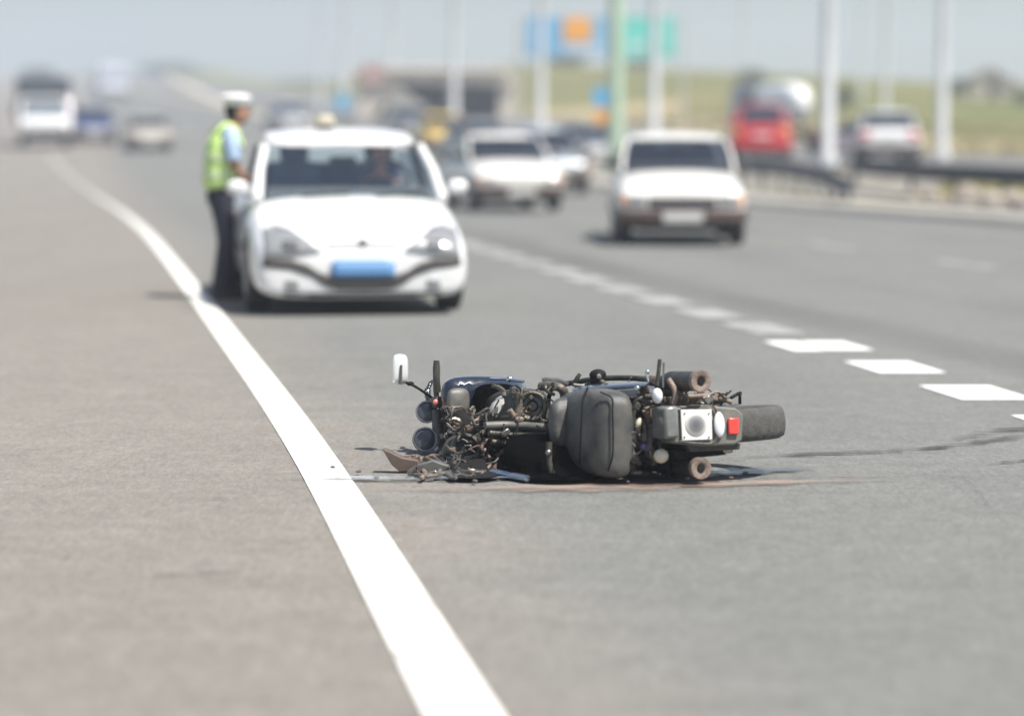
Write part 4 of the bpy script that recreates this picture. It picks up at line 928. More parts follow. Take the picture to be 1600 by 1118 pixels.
# ---- boxy saloons
LS = [(.0, .72, .33, .63), (.05, .79, .31, .71), (.3, .81, .29, .78), (.9, .82, .26, .88), (1.2, .82, .2, .92), (2.2, .825, .2, .94), (3.1, .82, .2, .93), (3.6, .81, .22, .91), (4.0, .79, .26, .88), (4.08, .73, .32, .80)]
lg = dict(a0=1.10, za=.93, wa=.73, a1=1.68, zr=1.31, wr=.66, b1=2.95, zr2=1.33, wr2=.62, b0=3.35, zb=.94, wb=.71, bp=2.25, crown=.05, pr=.022)
def saloon(name, paint, bumper, pane, label, group, grille_col='grille', plates='plate_white'):
    c, bd, bv = build_car(name, LS, .62, 3.02, .29, lg, paint, pane, dict(mirror=M['dark_plastic']))
    for s in (-1, 1):
        patch(bv, 'headlight', [(s * .46, .62), (s * .70, .62)], [(s * .46, .49), (s * .70, .49)], M['lamp_glass'], c, 'y', -1, 6, 4, .010)
        patch(bv, 'indicator', [(s * .71, .62), (s * .765, .61)], [(s * .71, .50), (s * .765, .50)], M['lamp_orange'], c, 'y', -1, 3, 3, .010)
        patch(bv, 'tail_light', [(s * .48, .82), (s * .76, .81)], [(s * .48, .60), (s * .76, .60)], M['lamp_red'], c, 'y', 1, 6, 4, .010)
    patch(bv, 'grille', [(-.43, .60), (0, .60), (.43, .60)], [(-.43, .47), (0, .47), (.43, .47)], M[grille_col], c, 'y', -1, 14, 3, .008)
    for y0, sg in ((-.04, -1), (4.13, 1)):
        bm = BM(); 
        loft(bm, [[(x, y0 + sg * -.0 + (abs(x) / .82) ** 4 * -sg * .12 + dy, z) for dy, z in ((-.06, .30), (-.06, .445), (.06, .445), (.06, .30))] for x in (-.82, -.76, -.6, -.3, 0, .3, .6, .76, .82)])
        obj('bumper', bm, M[bumper], c, bev=.015)
    bm = BM(); box(bm, (0, -.115, .36), (.50, .012, .12)); obj('number_plate', bm, M[plates], c, bev=.002)
    bm = BM(); box(bm, (0, 4.205, .60), (.50, .012, .12)); obj('number_plate', bm, M[plates], c, bev=.002)
    bm = BM(); box(bm, (0, .25, .27), (1.0, .12, .10)); obj('front_apron', bm, M['dark_plastic'], c, bev=.02)
    return tag(c, label, 'car', group)
def place(c, px, py, Y, slope, extra=0., zoff=0.):
    p = at(px, py, Y); c.location = (p.x, Y, (prof(Y) if zoff is None else 0) + p.z if zoff is None else p.z + zoff); c.rotation_euler = (0, 0, math.atan(slope) + extra); return c
GC = 'cars driving along the motorway'
lada = saloon('parked_car', M['car_cream'], 'brown_bumper', M['pane_dark'], 'boxy white saloon with brown bumper and dark grille in the right lane', GC); lada.name = 'oncoming_car'
lada.location = (2.10, 33.1, 0); lada.rotation_euler = (0, 0, R(-.6))
lada.scale = (.98, 1, 1.0)
l2 = saloon('oncoming_car', M['car_cream'], 'brown_bumper', M['pane_dark'], 'boxy white saloon with orange indicator just right of the police car', GC, 'plate_white', 'plate_white')
l2.location = (.16, 46.6, prof(47)); l2.rotation_euler = (0, 0, R(11)); l2.scale = (.98, 1, .98)
def car_copy(src, label, paint_from, paint_to, pos, rz, scale=(1, 1, 1)):
    c = copy_tree(src); c['label'] = label; c.location = pos; c.rotation_euler = (0, 0, rz); c.scale = scale
    for ch in c.children:
        if ch.type == 'MESH' and ch.data.materials and ch.data.materials[0] == paint_from:
            me = ch.data.copy(); me.materials[0] = paint_to; ch.data = me
    return c
CP = M['car_cream']
def rp(X, Y, opp=False): return (X, Y, opp_z(Y) - .02 if opp else prof(Y))
p = at(860, 293, 62)
car_copy(l2, 'silver saloon with dark windscreen half hidden behind the white saloon with orange indicator', CP, M['car_silver'], rp(.88, 57), R(9), (1.0, 1, 1.03))
car_copy(l2, 'grey car between the police car and the boxy white saloon ahead of it, mostly hidden', CP, M['car_grey'], rp(at(762, 290, 78).x, 78), math.atan(.2))
yel = car_copy(l2, 'yellow taxi far off just over the right side of the police car', CP, M['car_yellow'], rp(at(706, 225, 91).x, 91), math.atan(.2))
car_copy(l2, 'dark grey car far off behind the roof of the police car', CP, M['car_grey'], rp(at(652, 220, 104).x, 106), math.atan(.2))
car_copy(l2, 'navy blue car right beside the far light truck with the dark cover', CP, M['car_blue'], rp(at(148, 228, 103).x, 103), math.atan(.2), (1, 1, 1.0))
car_copy(l2, 'beige car far off between the navy car and the officer', CP, M['car_beige'], rp(at(236, 235, 94).x, 94), math.atan(.2), (.95, 1, .92))
car_copy(l2, 'greyish car far off under the small blue sign behind the police car', CP, M['car_silver'], rp(at(458, 205, 118).x, 118), math.atan(.2))
car_copy(l2, 'dull grey car in the distance between the two boxy white saloons', CP, M['car_grey'], rp(at(935, 262, 78).x, 78), math.atan(.2), (.9, 1, .95))
car_copy(l2, 'pale car on the opposite carriageway between the red hatchback and the dark-windowed white saloon', CP, M['car_white'], rp(at(1322, 250, 74).x, 76, True), math.atan(.3) + math.pi, (.8, 1, .8))
wr = car_copy(l2, 'white saloon with red tail lights seen from behind on the opposite carriageway', CP, M['car_white'], rp(at(1418, 250, 68).x, 68 + 4.1, True), math.pi - R(6.5), (1.02, 1, .95))
# ---- red hatchback seen from behind
HS = [(.0, .66, .26, .62), (.05, .74, .22, .74), (.3, .78, .2, .78), (.95, .80, .2, .88), (2.2, .81, .2, .90), (3.2, .81, .2, .92), (3.55, .79, .22, .93), (3.68, .72, .28, .88)]
hg = dict(a0=1.0, za=.88, wa=.68, a1=1.55, zr=1.42, wr=.55, b1=3.0, zr2=1.42, wr2=.52, b0=3.58, zb=.96, wb=.68, bp=2.1, crown=.03, pr=.045)
hat, _, bv = build_car('hatchback', HS, .6, 2.95, .28, hg, M['car_red'], M['pane_dark'], dict(mirror=M['car_red']))
tag(hat, 'red hatchback seen from behind on the opposite carriageway', 'car', GC)
for s in (-1, 1): patch(bv, 'tail_light', [(s * .56, .84), (s * .70, .84)], [(s * .56, .62), (s * .70, .62)], M['lamp_orange'], hat, 'y', 1, 4, 4, .010)
patch(bv, 'number_plate', [(-.25, .66), (.25, .66)], [(-.25, .55), (.25, .55)], M['plate_white'], hat, 'y', 1, 6, 3, .010)
bm = BM(); loft(bm, [[(x, 3.72 - (abs(x) / .8) ** 4 * .12 + dy, z) for dy, z in ((-.06, .26), (-.06, .46), (.06, .46), (.06, .26))] for x in (-.8, -.74, -.5, 0, .5, .74, .8)]); obj('bumper', bm, M['car_red'], hat, bev=.02)
hat.location = rp(at(1207, 247, 75).x, 76 + 3.6, True); hat.rotation_euler = (0, 0, math.pi - R(3.5)); hat.scale = (1.08, 1, 1.05)

# ---- trucks
def truck(name, label, cab_m, box_m, w, cab_h, box_h, box_l, nose):
    r = empty(name, (0, 0, 0)); hw = w / 2
    bm = BM(); secs = []
    for (y, ww, z0, z1) in [(0, hw * .93, .42, cab_h * .50), (.05, hw * .98, .38, cab_h * .54), (nose, hw, .38, cab_h * .60), (nose + .1, hw, .38, cab_h * .62), (1.7, hw, .38, cab_h * .62)]:
        secs.append([(-ww, y, z0), (-ww, y, z1 - .05), (-ww * .9, y, z1), (ww * .9, y, z1), (ww, y, z1 - .05), (ww, y, z0)])
    loft(bm, secs); cab = obj('cab', bm, cab_m, r, bev=.04)
    zr = cab_h; a1 = nose + .45
    bm = BM(); loft(bm, [[(-hw * .86, a1, zr - .08), (-hw * .8, a1, zr), (hw * .8, a1, zr), (hw * .86, a1, zr - .08)], [(-hw * .86, 1.7, zr - .08), (-hw * .8, 1.7, zr), (hw * .8, 1.7, zr), (hw * .86, 1.7, zr - .08)]]); obj('cab_roof', bm, cab_m, r, bev=.02)
    for s in (-1, 1):
        bm = BM(); tube(bm, [(s * hw * .95, nose + .02, cab_h * .6), (s * hw * .86, a1, zr - .05)], .045, 8); tube(bm, [(s * hw * .95, 1.65, cab_h * .6), (s * hw * .86, 1.65, zr - .05)], .06, 8); obj('cab_pillar', bm, cab_m, r)
        quad_pane('side_window', [(s * hw * .97, nose + .15, cab_h * .63), (s * hw * .97, 1.6, cab_h * .63), (s * hw * .87, 1.6, zr - .1), (s * hw * .87, a1 + .06, zr - .1)], M['pane_dark'], r)
        bm = BM(); box(bm, (s * hw * .68, -.012, .72), (.30, .05, .18)); obj('headlight', bm, M['lamp_glass'], r, bev=.02)
        bm = BM(); box(bm, (s * (hw + .16), nose + .1, cab_h * .74), (.16, .06, .32)); tube(bm, [(s * hw * .9, nose + .12, cab_h * .7), (s * (hw + .12), nose + .12, cab_h * .7)], .015, 6); obj('door_mirror', bm, M['dark_plastic'], r, bev=.02)
    quad_pane('windscreen', [(-hw * .9, nose, cab_h * .61), (hw * .9, nose, cab_h * .61), (hw * .82, a1 - .02, zr - .05), (-hw * .82, a1 - .02, zr - .05)], M['pane'], r)
    bm = BM(); box(bm, (0, 1.5, cab_h * .72), (w * .85, .2, .5)); obj('cab_seat', bm, M['truck_box'], r, bev=.04)
    bm = BM(); box(bm, (0, -.05, .45), (w * .96, .14, .22)); obj('bumper', bm, M['dark_plastic'], r, bev=.03)
    bm = BM(); box(bm, (0, -.03, .66), (w * .5, .04, .14)); obj('grille', bm, M['grille'], r, bev=.01)
    bm = BM(); box(bm, (0, 1.95 + box_l / 2, (box_h + .75) / 2), (w * 1.03, box_l, box_h - .75)); bx_ = obj('cargo_box', bm, box_m, r, bev=.05)
    bm = BM(); box(bm, (0, 1 + box_l / 2, .6), (.8, box_l + 1.8, .2)); obj('chassis', bm, M['dark_plastic'], r, bev=.02)
    for s in (-1, 1):
        for yy in (.75, 1.7 + box_l * .72): wheel_car(r, s * (hw - .16), yy, .38, .24, s)
    return tag(r, label, 'truck')
t1 = truck('light_truck', 'small white truck with dark covered cargo box at the far left on the shoulder', M['car_white'], M['canvas'], 1.9, 1.85, 2.6, 3.2, .55)
t1.location = rp(at(72, 232, 98).x, 98); t1.rotation_euler = (0, 0, math.atan(.2))
t2 = truck('box_truck', 'tall pale lilac box truck in the hazy distance at the upper left', M['truck_box'], M['truck_box'], 2.4, 2.3, 3.0, 5.5, .15)
t2.location = rp(at(178, 155, 225).x, 225); t2.rotation_euler = (0, 0, math.atan(.2))
# ---- tanker on the opposite side, its rounded white tank seen from behind
tk = empty('tanker_truck', (0, 0, 0)); tag(tk, 'tanker truck with rounded white tank end beside the red hatchback', 'truck')
bm = BM(); ellipsoid(bm, (0, 3, 1.62), (.50, 3.0, .68), n=28, m=16, p=.62); obj('tank', bm, M['tank_white'], tk)
bm = BM(); lathe(bm, [(0, .30), (.05, .28), (.06, 0)], (0, 2.6, 2.25), (0, 0, 1), 18); obj('hatch', bm, M['galv'], tk)
bm = BM(); box(bm, (0, 3.4, .72), (.7, 7.6, .2)); obj('chassis', bm, M['dark_plastic'], tk)
bm = BM(); box(bm, (0, 7.2, 1.5), (1.5, 1.7, 1.6), taper=.9); cb = obj('cab', bm, M['car_grey'], tk, bev=.08)
bm = BM(); box(bm, (0, 6.33, 1.9), (1.0, .03, .45)); obj('rear_window', bm, M['pane_dark'], cb)
bm = BM(); box(bm, (0, -.05, .62), (1.2, .1, .18)); obj('bumper', bm, M['dark_plastic'], tk)
for s in (-1, 1):
    for yy in (1.2, 7.0): wheel_car(tk, s * .62, yy, .42, .26, s)
    bm = BM(); box(bm, (s * .45, -.11, .62), (.2, .03, .1)); obj('tail_light', bm, M['lamp_red'], tk)
pt = at(1254, 215, 84); tk.location = rp(pt.x, 84, True); tk.rotation_euler = (0, 0, math.atan(.12))

# ------------------------------------------------------------------ people
def skin_body(name, verts, edges, radii, m, parent, sub=2, root_i=0):
    me = bpy.data.meshes.new(name); me.from_pydata([tuple(v) for v in verts], edges, []); me.update()
    o = link(name, me, m, parent); o.modifiers.new('skin', 'SKIN')
    if not me.skin_vertices: bpy.context.view_layer.objects.active = o; 
    for i, r in enumerate(radii):
        sv = me.skin_vertices[0].data[i]; sv.radius = r if isinstance(r, tuple) else (r, r); sv.use_root = (i == root_i)
    s = o.modifiers.new('sub', 'SUBSURF'); s.levels = sub; s.render_levels = sub
    dg = bpy.context.evaluated_depsgraph_get(); ev = bpy.data.meshes.new_from_object(o.evaluated_get(dg)); o.modifiers.clear(); o.data = ev
    if not ev.materials: ev.materials.append(m)
    ev.polygons.foreach_set('use_smooth', [True] * len(ev.polygons)); return o
def bodyring(pts):          # pts: (centre, half depth x, half width y)
    secs = []
    for (c, a, b) in pts:
        secs.append([(c[0] + a * math.copysign(abs(math.cos(t)) ** .85, math.cos(t)), c[1] + b * math.copysign(abs(math.sin(t)) ** .85, math.sin(t)), c[2]) for t in [2 * math.pi * k / 20 for k in range(20)]])
    return secs
# local frame: the officer faces +x
off = empty('person', (-2.43, 22.9, 0), R(14)); off.scale = (.97, .97, .97)
tag(off, 'officer in lime safety vest and white cap standing beside the police car, holding papers', 'person')
V = [(-.05, 0, .96), (-.03, 0, 1.12), (.0, 0, 1.30), (.03, 0, 1.44), (.07, 0, 1.53),
     (.015, -.17, 1.42), (.03, -.21, 1.20), (.17, -.17, 1.02), (.0, .17, 1.42), (.02, .21, 1.18), (.19, .17, 1.03),
     (-.04, -.09, .90), (-.02, -.10, .50), (-.09, -.10, .09), (-.05, .09, .90), (.03, .10, .50), (.02, .10, .09), (.0, -.10, .05), (.11, .10, .05), (.10, 0, 1.62)]
E = [(0, 1), (1, 2), (2, 3), (3, 4), (3, 5), (5, 6), (6, 7), (3, 8), (8, 9), (9, 10), (0, 11), (11, 12), (12, 13), (0, 14), (14, 15), (15, 16), (13, 17), (16, 18), (4, 19)]
Rr = [(.11, .14), (.10, .13), (.105, .14), (.07, .10), .050, .048, .045, .032, .048, .045, .032, .085, .058, .042, .088, .060, .042, .035, .035, .06]
skin_body('body', V, E, Rr, M['skin'], off)
# head with face
bm = BM(); hc = Vector((.105, 0, 1.635)); ellipsoid(bm, hc, (.098, .076, .118), n=22, m=16)
for v in bm.verts:
    p = v.co - hc
    if p.x > .03 and p.z < -.02: v.co.x += .010
ellipsoid(bm, hc + Vector((.100, 0, -.018)), (.020, .015, .026), n=10, m=8); 
for s in (-1, 1): ellipsoid(bm, hc + Vector((-.005, s * .077, -.01)), (.020, .008, .032), n=10, m=8)
hd = obj('head', bm, M['skin'], off)
bm = BM()
for s in (-1, 1): ellipsoid(bm, hc + Vector((.088, s * .032, .012)), (.010, .014, .009), n=8, m=6)
obj('eyes', bm, M['hair'], hd)
bm = BM(); ellipsoid(bm, hc + Vector((.094, 0, -.062)), (.010, .026, .007), n=10, m=6); obj('mouth', bm, M['sign_red'], hd)
bm = BM(); ellipsoid(bm, hc + Vector((-.022, 0, .012)), (.092, .083, .112), n=20, m=14); obj('hair', bm, M['hair'], hd)
bm = BM(); secs = []
for (z, a, b, dx) in [(1.690, .108, .090, .0), (1.712, .110, .092, 0), (1.735, .132, .118, .0), (1.762, .140, .128, -.004), (1.785, .110, .10, -.012), (1.792, .05, .05, -.012)]:
    secs.append([(hc.x - .012 + dx + a * math.cos(t), b * math.sin(t), z) for t in [2 * math.pi * k / 22 for k in range(22)]])
loft(bm, secs); cp = obj('cap', bm, M['cap_white'], off)
bm = BM(); loft(bm, [[(hc.x + .09 + .0, y, 1.697), (hc.x + .15 - abs(y) * .7, y, 1.680), (hc.x + .15 - abs(y) * .7, y, 1.686), (hc.x + .09, y, 1.705)] for y in (-.07, -.035, 0, .035, .07)]); obj('cap_peak', bm, M['shoe'], cp)
# shirt, vest, trousers follow the body
bm = BM(); loft(bm, bodyring([((-.05, 0, .93), .125, .165), ((-.04, 0, 1.02), .128, .165), ((-.02, 0, 1.15), .128, .17), ((0, 0, 1.30), .135, .19), ((.01, 0, 1.40), .125, .20), ((.025, 0, 1.455), .085, .14), ((.045, 0, 1.49), .062, .07)])); sh = obj('shirt', bm, M['shirt'], off, sub=1)
for s in (-1, 1):
    bm = BM(); tube(bm, [(.035, s * .03, 1.475), (.02, s * .12, 1.455), (.012, s * .19, 1.40)], [.060, .064, .070], 14); obj('shoulder', bm, M['shirt'], sh)
bm = BM(); tube(bm, [(.035, 0, 1.47), (.055, 0, 1.525)], [.070, .062], 14); obj('collar', bm, M['shirt'], sh)
for s, el in ((-1, (.035, -.215, 1.215)), (1, (.025, .215, 1.195))):
    bm = BM(); tube(bm, [(.012, s * .13, 1.43), (.015, s * .185, 1.40), (.025, s * .205, 1.30), (el[0], el[1], el[2] - .0)], [.06, .075, .072, .068], 14); obj('sleeve', bm, M['shirt'], sh)
bm = BM(); loft(bm, bodyring([((-.065, 0, .93), .140, .180), ((-.06, 0, 1.02), .150, .186), ((-.05, 0, 1.15), .148, .190), ((-.035, 0, 1.30), .153, .200), ((-.015, 0, 1.40), .138, .180), ((.0, 0, 1.465), .095, .125)])); vs = obj('vest', bm, M['vest'], off, sub=1)
for s in (-1, 1):
    bm = BM(); tube(bm, curve_pts([(-.13, s * .11, 1.36), (-.075, s * .115, 1.47), (.0, s * .115, 1.52), (.075, s * .11, 1.46), (.12, s * .10, 1.34)], 5), .05, 10, flat=.5); obj('vest_strap', bm, M['vest'], vs)
for z, a, b, cx in ((1.09, .152, .192, -.055), (1.24, .155, .200, -.042)):
    bm = BM(); loft(bm, bodyring([((cx, 0, z - .025), a, b), ((cx, 0, z + .025), a, b)])); obj('reflective_band', bm, M['vest_band'], vs)
bm = BM(); loft(bm, bodyring([((-.05, 0, .80), .12, .165), ((-.05, 0, .90), .13, .168), ((-.05, 0, .975), .122, .160)])); tr = obj('trousers', bm, M['trousers'], off, sub=1)
for (a, kn, an) in (((-.045, -.085, .90), (-.02, -.10, .50), (-.09, -.10, .06)), ((-.05, .085, .90), (.03, .10, .50), (.02, .10, .06))):
    bm = BM(); a, kn, an = Vector(a), Vector(kn), Vector(an); tube(bm, [a, a.lerp(kn, .4), kn, kn.lerp(an, .5), an + Vector((0, 0, .02))], [.105, .095, .078, .072, .068], 16); obj('trouser_leg', bm, M['trousers'], tr)
for (x, y) in ((-.06, -.10), (.05, .10)):
    bm = BM(); loft(bm, [[(x + dx + q * math.cos(t) * .05, y + w * math.sin(t), max(.004, hz + hh * math.sin(0))) for t in [2 * math.pi * k / 12 for k in range(12)]] for (dx, q, w, hz, hh) in ((.03, 2.6, .045, .004, 0), (.03, 2.7, .048, .03, 0), (.02, 2.3, .044, .055, 0), (-.03, 1.2, .042, .09, 0))]); obj('shoe', bm, M['shoe'], off)
bm = BM(); loft(bm, bodyring([((-.05, 0, .945), .128, .170), ((-.05, 0, .985), .128, .170)])); obj('belt', bm, M['shoe'], off)
def hand(parent, wrist, fdir, side):
    w = Vector(wrist); f = Vector(fdir).normalized(); s = Vector((0, side, 0)); n = f.cross(s).normalized()
    V = [w, w + f * .045, w + f * .085]; E = [(0, 1), (1, 2)]; Rr_ = [.026, (.036, .018), (.038, .016)]
    for k, (off_, L) in enumerate(((-.028, .068), (-.010, .078), (.010, .073), (.027, .058))):
        b = w + f * .088 + s * off_; i0 = len(V); V += [b, b + f * L * .5 + n * .008, b + f * L * .85 + n * .028]; E += [(2, i0), (i0, i0 + 1), (i0 + 1, i0 + 2)]; Rr_ += [.010, .0095, .008]
    i0 = len(V); b = w + f * .03 - s * .03; V += [b, b + f * .035 - s * .022 + n * .012, b + f * .065 - s * .02 + n * .026]; E += [(1, i0), (i0, i0 + 1), (i0 + 1, i0 + 2)]; Rr_ += [.013, .011, .009]
    return skin_body('hand', V, E, Rr_, M['skin'], parent, 2, 1)
hand(off, (.185, -.165, 1.005), (1, .1, -.55), 1); hand(off, (.205, .165, 1.01), (1, -.1, -.55), -1)
pp = BM(); box(pp, (0, 0, 0), (.20, .27, .008)); pap = obj('paper_sheets', pp, M['paper'], bev=.001)
tag(pap, 'white papers held by the officer beside the police car window', 'papers')
mw = Matrix.Translation((-2.43, 22.9, 0)) @ Matrix.Rotation(R(14), 4, 'Z')
pap.location = mw @ Vector((.20, -.26, .90)); pap.rotation_euler = (R(12), R(66), R(-38))
# the driver of the police car
drv = empty('person', pol.matrix_basis @ Vector((.36, 2.12, .54)), pol.rotation_euler.z - math.pi / 2)
tag(drv, 'driver in dark clothes sitting behind the windscreen of the police car', 'person')
V = [(0, 0, .0), (.0, 0, .22), (-.02, 0, .42), (-.01, 0, .52), (.02, 0, .60), (-.02, -.17, .40), (.10, -.22, .20), (.33, -.14, .27), (-.02, .17, .40), (.10, .22, .20), (.33, .14, .27), (.30, -.10, -.02), (.30, .10, -.02), (.52, -.1, -.28), (.52, .1, -.28)]
E = [(0, 1), (1, 2), (2, 3), (3, 4), (2, 5), (5, 6), (6, 7), (2, 8), (8, 9), (9, 10), (0, 11), (0, 12), (11, 13), (12, 14)]
skin_body('body', V, E, [(.13, .15), (.12, .15), (.10, .15), .055, .055, .065, .048, .034, .065, .048, .034, .085, .085, .05, .05], M['skin'], drv)
bm = BM(); hc = Vector((.03, 0, .68)); ellipsoid(bm, hc, (.098, .076, .118), n=20, m=14); ellipsoid(bm, hc + Vector((.1, 0, -.018)), (.02, .015, .026), n=10, m=8); hd = obj('head', bm, M['skin'], drv)
bm = BM(); ellipsoid(bm, hc + Vector((-.022, 0, .02)), (.094, .084, .112), n=20, m=14); obj('hair', bm, M['hair'], hd)
bm = BM()
for s in (-1, 1): ellipsoid(bm, hc + Vector((.088, s * .032, .012)), (.010, .014, .009), n=8, m=6)
obj('eyes', bm, M['hair'], hd)
bm = BM(); loft(bm, bodyring([((0, 0, .0), .15, .18), ((0, 0, .2), .145, .18), ((-.015, 0, .36), .13, .21), ((-.015, 0, .45), .10, .16), ((0, 0, .50), .06, .07)])); sh = obj('shirt', bm, mat('shirt_dark', (.035, .042, .085), .8), drv, sub=1)
for s in (-1, 1):
    bm = BM(); tube(bm, [(-.02, s * .15, .41), (.04, s * .20, .30), (.10, s * .22, .20), (.22, s * .18, .235)], [.075, .07, .062, .055], 12); obj('sleeve', bm, mat('shirt_dark', (.035, .042, .085), .8), sh)
    hand(drv, (.335, s * .14, .275), (1, 0, .3), -s)

# ------------------------------------------------------------------ lamp posts, signs, rails, bridge, hut
def lamp_post(px, top_w, Y, base_px_y, m, label, name='street_lamp', double=True, H=12.):
    p = at(px, 200, Y); zb = ground(p.x, Y); r0 = top_w / 2
    r = empty(name, (p.x, Y, zb - .05))
    bm = BM(); lathe(bm, [(0, r0 * 2.0), (.35, r0 * 1.9), (.42, r0 * 1.35), (H * .5, r0 * 1.05), (H, r0 * .65), (H + .02, 0)], (0, 0, 0), (0, 0, 1), 14); obj('pole', bm, m, r)
    bm = BM(); box(bm, (0, 0, .03), (r0 * 6, r0 * 6, .06)); obj('base_plate', bm, M['galv'], r)
    for s in ((-1, 1) if double else (1,)):
        bm = BM(); tube(bm, curve_pts([(0, 0, H - .1), (s * .5, 0, H + .35), (s * 1.6, 0, H + .55)], 5), r0 * .45, 8); a = obj('arm', bm, m, r)
        bm = BM(); ellipsoid(bm, (s * 1.95, 0, H + .55), (.42, .16, .09), n=14, m=8); obj('lamp_head', bm, M['galv'], a)
    return tag(r, label, 'street lamp', 'street lamps of the motorway') if name == 'street_lamp' else r
lamps = [(1293, .25, 62, 'thick white lamp post nearest the viewer, beside the red hatchback'), (1472, .24, 74, 'white lamp post right behind the white saloon with red tail lights'),
         (1022, .27, 88, 'white lamp post crossing the teal sign'), (845, .26, 100, 'white lamp post crossing the blue sign at its left end'),
         (710, .26, 112, 'pale lamp post in front of the dark underpass opening'), (615, .22, 150, 'faint pale lamp post between the red sign and the dark underpass'),
         (540, .22, 168, 'faint pale lamp post rising behind the small blue sign'), (1383, .20, 120, 'faint lamp post between the two thick white ones at the right'),
         (500, .20, 190, 'very faint lamp post left of the small blue sign'), (1160, .18, 170, 'very faint thin lamp post above the red hatchback'), (1345, .16, 165, 'very faint thin lamp post just right of the thickest white one')]
for px, w, Y, lb in lamps: lamp_post(px, w, Y, 0, M['pole_white'], lb)
gp = lamp_post(962, .34, 72, 0, M['pole_green'], '', 'green_pole', H=13.); tag(gp, 'pale green post standing between the blue and teal sign boards', 'post')
gp.children[0].data.materials[0] = M['pole_green']
# overhead sign boards on a gantry
YG = 136; Sg = F_PX / YG
pl_, pr_ = at(822, 55, YG), at(1056, 55, YG); zb_, zt_ = at(800, 87, YG).z, at(800, 26, YG).z
gan = empty('sign_gantry', (pl_.x - .6, YG, ground(pl_.x, YG))); tag(gan, 'overhead gantry carrying the blue sign with orange square and the teal sign', 'sign gantry')
def rel(p): return Vector(p) - gan.location
bm = BM()
x0, x1 = pl_.x - .4, pr_.x + .4
for zz in (zb_ + .35, zt_ - .35): tube(bm, [rel((x0, YG + .35, zz)), rel((x1, YG + .35, zz))], .05, 8)
for i in range(9):
    xa = x0 + (x1 - x0) * i / 9; xb = x0 + (x1 - x0) * (i + 1) / 9; tube(bm, [rel((xa, YG + .35, zb_ + .35)), rel((xb, YG + .35, zt_ - .35))], .03, 6)
obj('truss', bm, M['pole_white'], gan)
for xx in (x0, x1):
    bm = BM(); tube(bm, [rel((xx, YG + .35, ground(xx, YG) - .2)), rel((xx, YG + .35, zt_))], .08, 10); obj('gantry_leg', bm, M['pole_white'], gan)
def board(pxa, pxb, pya, pyb, m, y, name, parent, th=.08):
    a, b = at(pxa, pyb, YG), at(pxb, pya, YG); bm = BM(); box(bm, rel(((a.x + b.x) / 2, y, (a.z + b.z) / 2)), (b.x - a.x, th, b.z - a.z)); return obj(name, bm, m, parent, bev=.01)
bb = board(822, 948, 26, 88, M['sign_blue'], YG + .2, 'blue_sign', gan)
board(881, 925, 27, 65, M['sign_orange'], YG + .14, 'orange_panel', bb, .03)
board(878, 940, 72, 78, M['sign_white'], YG + .14, 'pale_line', bb, .02); board(884, 934, 81, 85, M['sign_white'], YG + .14, 'pale_line', bb, .02)
board(830, 850, 32, 80, mat('sign_pale_blue', (.22, .50, .80), .45), YG + .14, 'pale_panel', bb, .02)
tb = board(966, 1056, 26, 90, M['sign_teal'], YG + .2, 'teal_sign', gan)
board(984, 1006, 68, 76, M['sign_white'], YG + .14, 'pale_line', tb, .02); board(1036, 1052, 34, 80, mat('sign_pale_teal', (.18, .60, .52), .45), YG + .14, 'pale_panel', tb, .02)
# small signs
def small_sign(px, py, w, h, Y, m, name, label, shape='box'):
    p = at(px, py, Y); zg = ground(p.x, Y); o = empty(name, (p.x, Y, zg - .05)); z = p.z - zg
    bm = BM(); tube(bm, [(0, .06, 0), (0, .06, z + h * .4)], .04, 8); obj('post', bm, M['galv'], o)
    bm = BM()
    if shape == 'round': lathe(bm, [(-.02, w / 2), (.02, w / 2)], (0, 0, z), (0, 1, 0), 24)
    else: box(bm, (0, 0, z), (w, .04, h))
    obj('board', bm, m, o, bev=.004); return tag(o, label, 'road sign')
small_sign(535, 157, .68, .68, 102, mat('sign_sky_blue', (.16, .42, .60), .6), 'road_sign', 'small round light blue road sign above the roof of the police car', 'round')
small_sign(942, 150, .62, .62, 88, mat('sign_sky_blue', (.10, .42, .70), .45), 'road_sign', 'small light blue road sign attached low beside the green post')
small_sign(940, 181, .50, .42, 86, M['sign_orange'], 'road_sign', 'small orange road sign under the light blue one beside the green post')
small_sign(582, 114, 1.1, 1.0, 140, M['sign_red'], 'road_sign', 'hazy reddish road sign left of the underpass')
# guard rails with posts
def guard_rail(pts, label, hgt=.62):
    P = curve_pts([Vector((a, b, c)) for a, b, c in pts], 6); o = empty('guard_rail', P[0]); P = [p - P[0] for p in P]
    bm = BM(); secs = []
    for i, p in enumerate(P):
        d = (P[min(i + 1, len(P) - 1)] - P[max(0, i - 1)]).normalized(); n = Vector((d.y, -d.x, 0)).normalized()
        secs.append([p + n * a + Vector((0, 0, b)) for a, b in ((0, -.16), (-.07, -.10), (0, -.02), (0, .02), (-.07, .10), (0, .16), (.02, .16), (-.05, .10), (.02, .02), (.02, -.02), (-.05, -.10), (.02, -.16))])
    loft(bm, secs); obj('rail', bm, M['galv'], o)
    L = sum((b - a).length for a, b in zip(P, P[1:])); n = int(L / 2.0)
    for k in range(n + 1):
        t = k / n * (len(P) - 1); i = min(int(t), len(P) - 2); q = P[i].lerp(P[i + 1], t - i); w = q + o.location; zg = ground(w.x, w.y)
        bm = BM(); h = w.z + .12 - zg + .05; box(bm, (q.x + .07, q.y + .04, q.z + .12 - h / 2), (.09, .11, h)); obj('rail_post', bm, M['galv'], o, smooth=False)
    return tag(o, label, 'guard rail')
def rp_(px, py, Y): p = at(px, py, Y); return (p.x, Y, p.z)
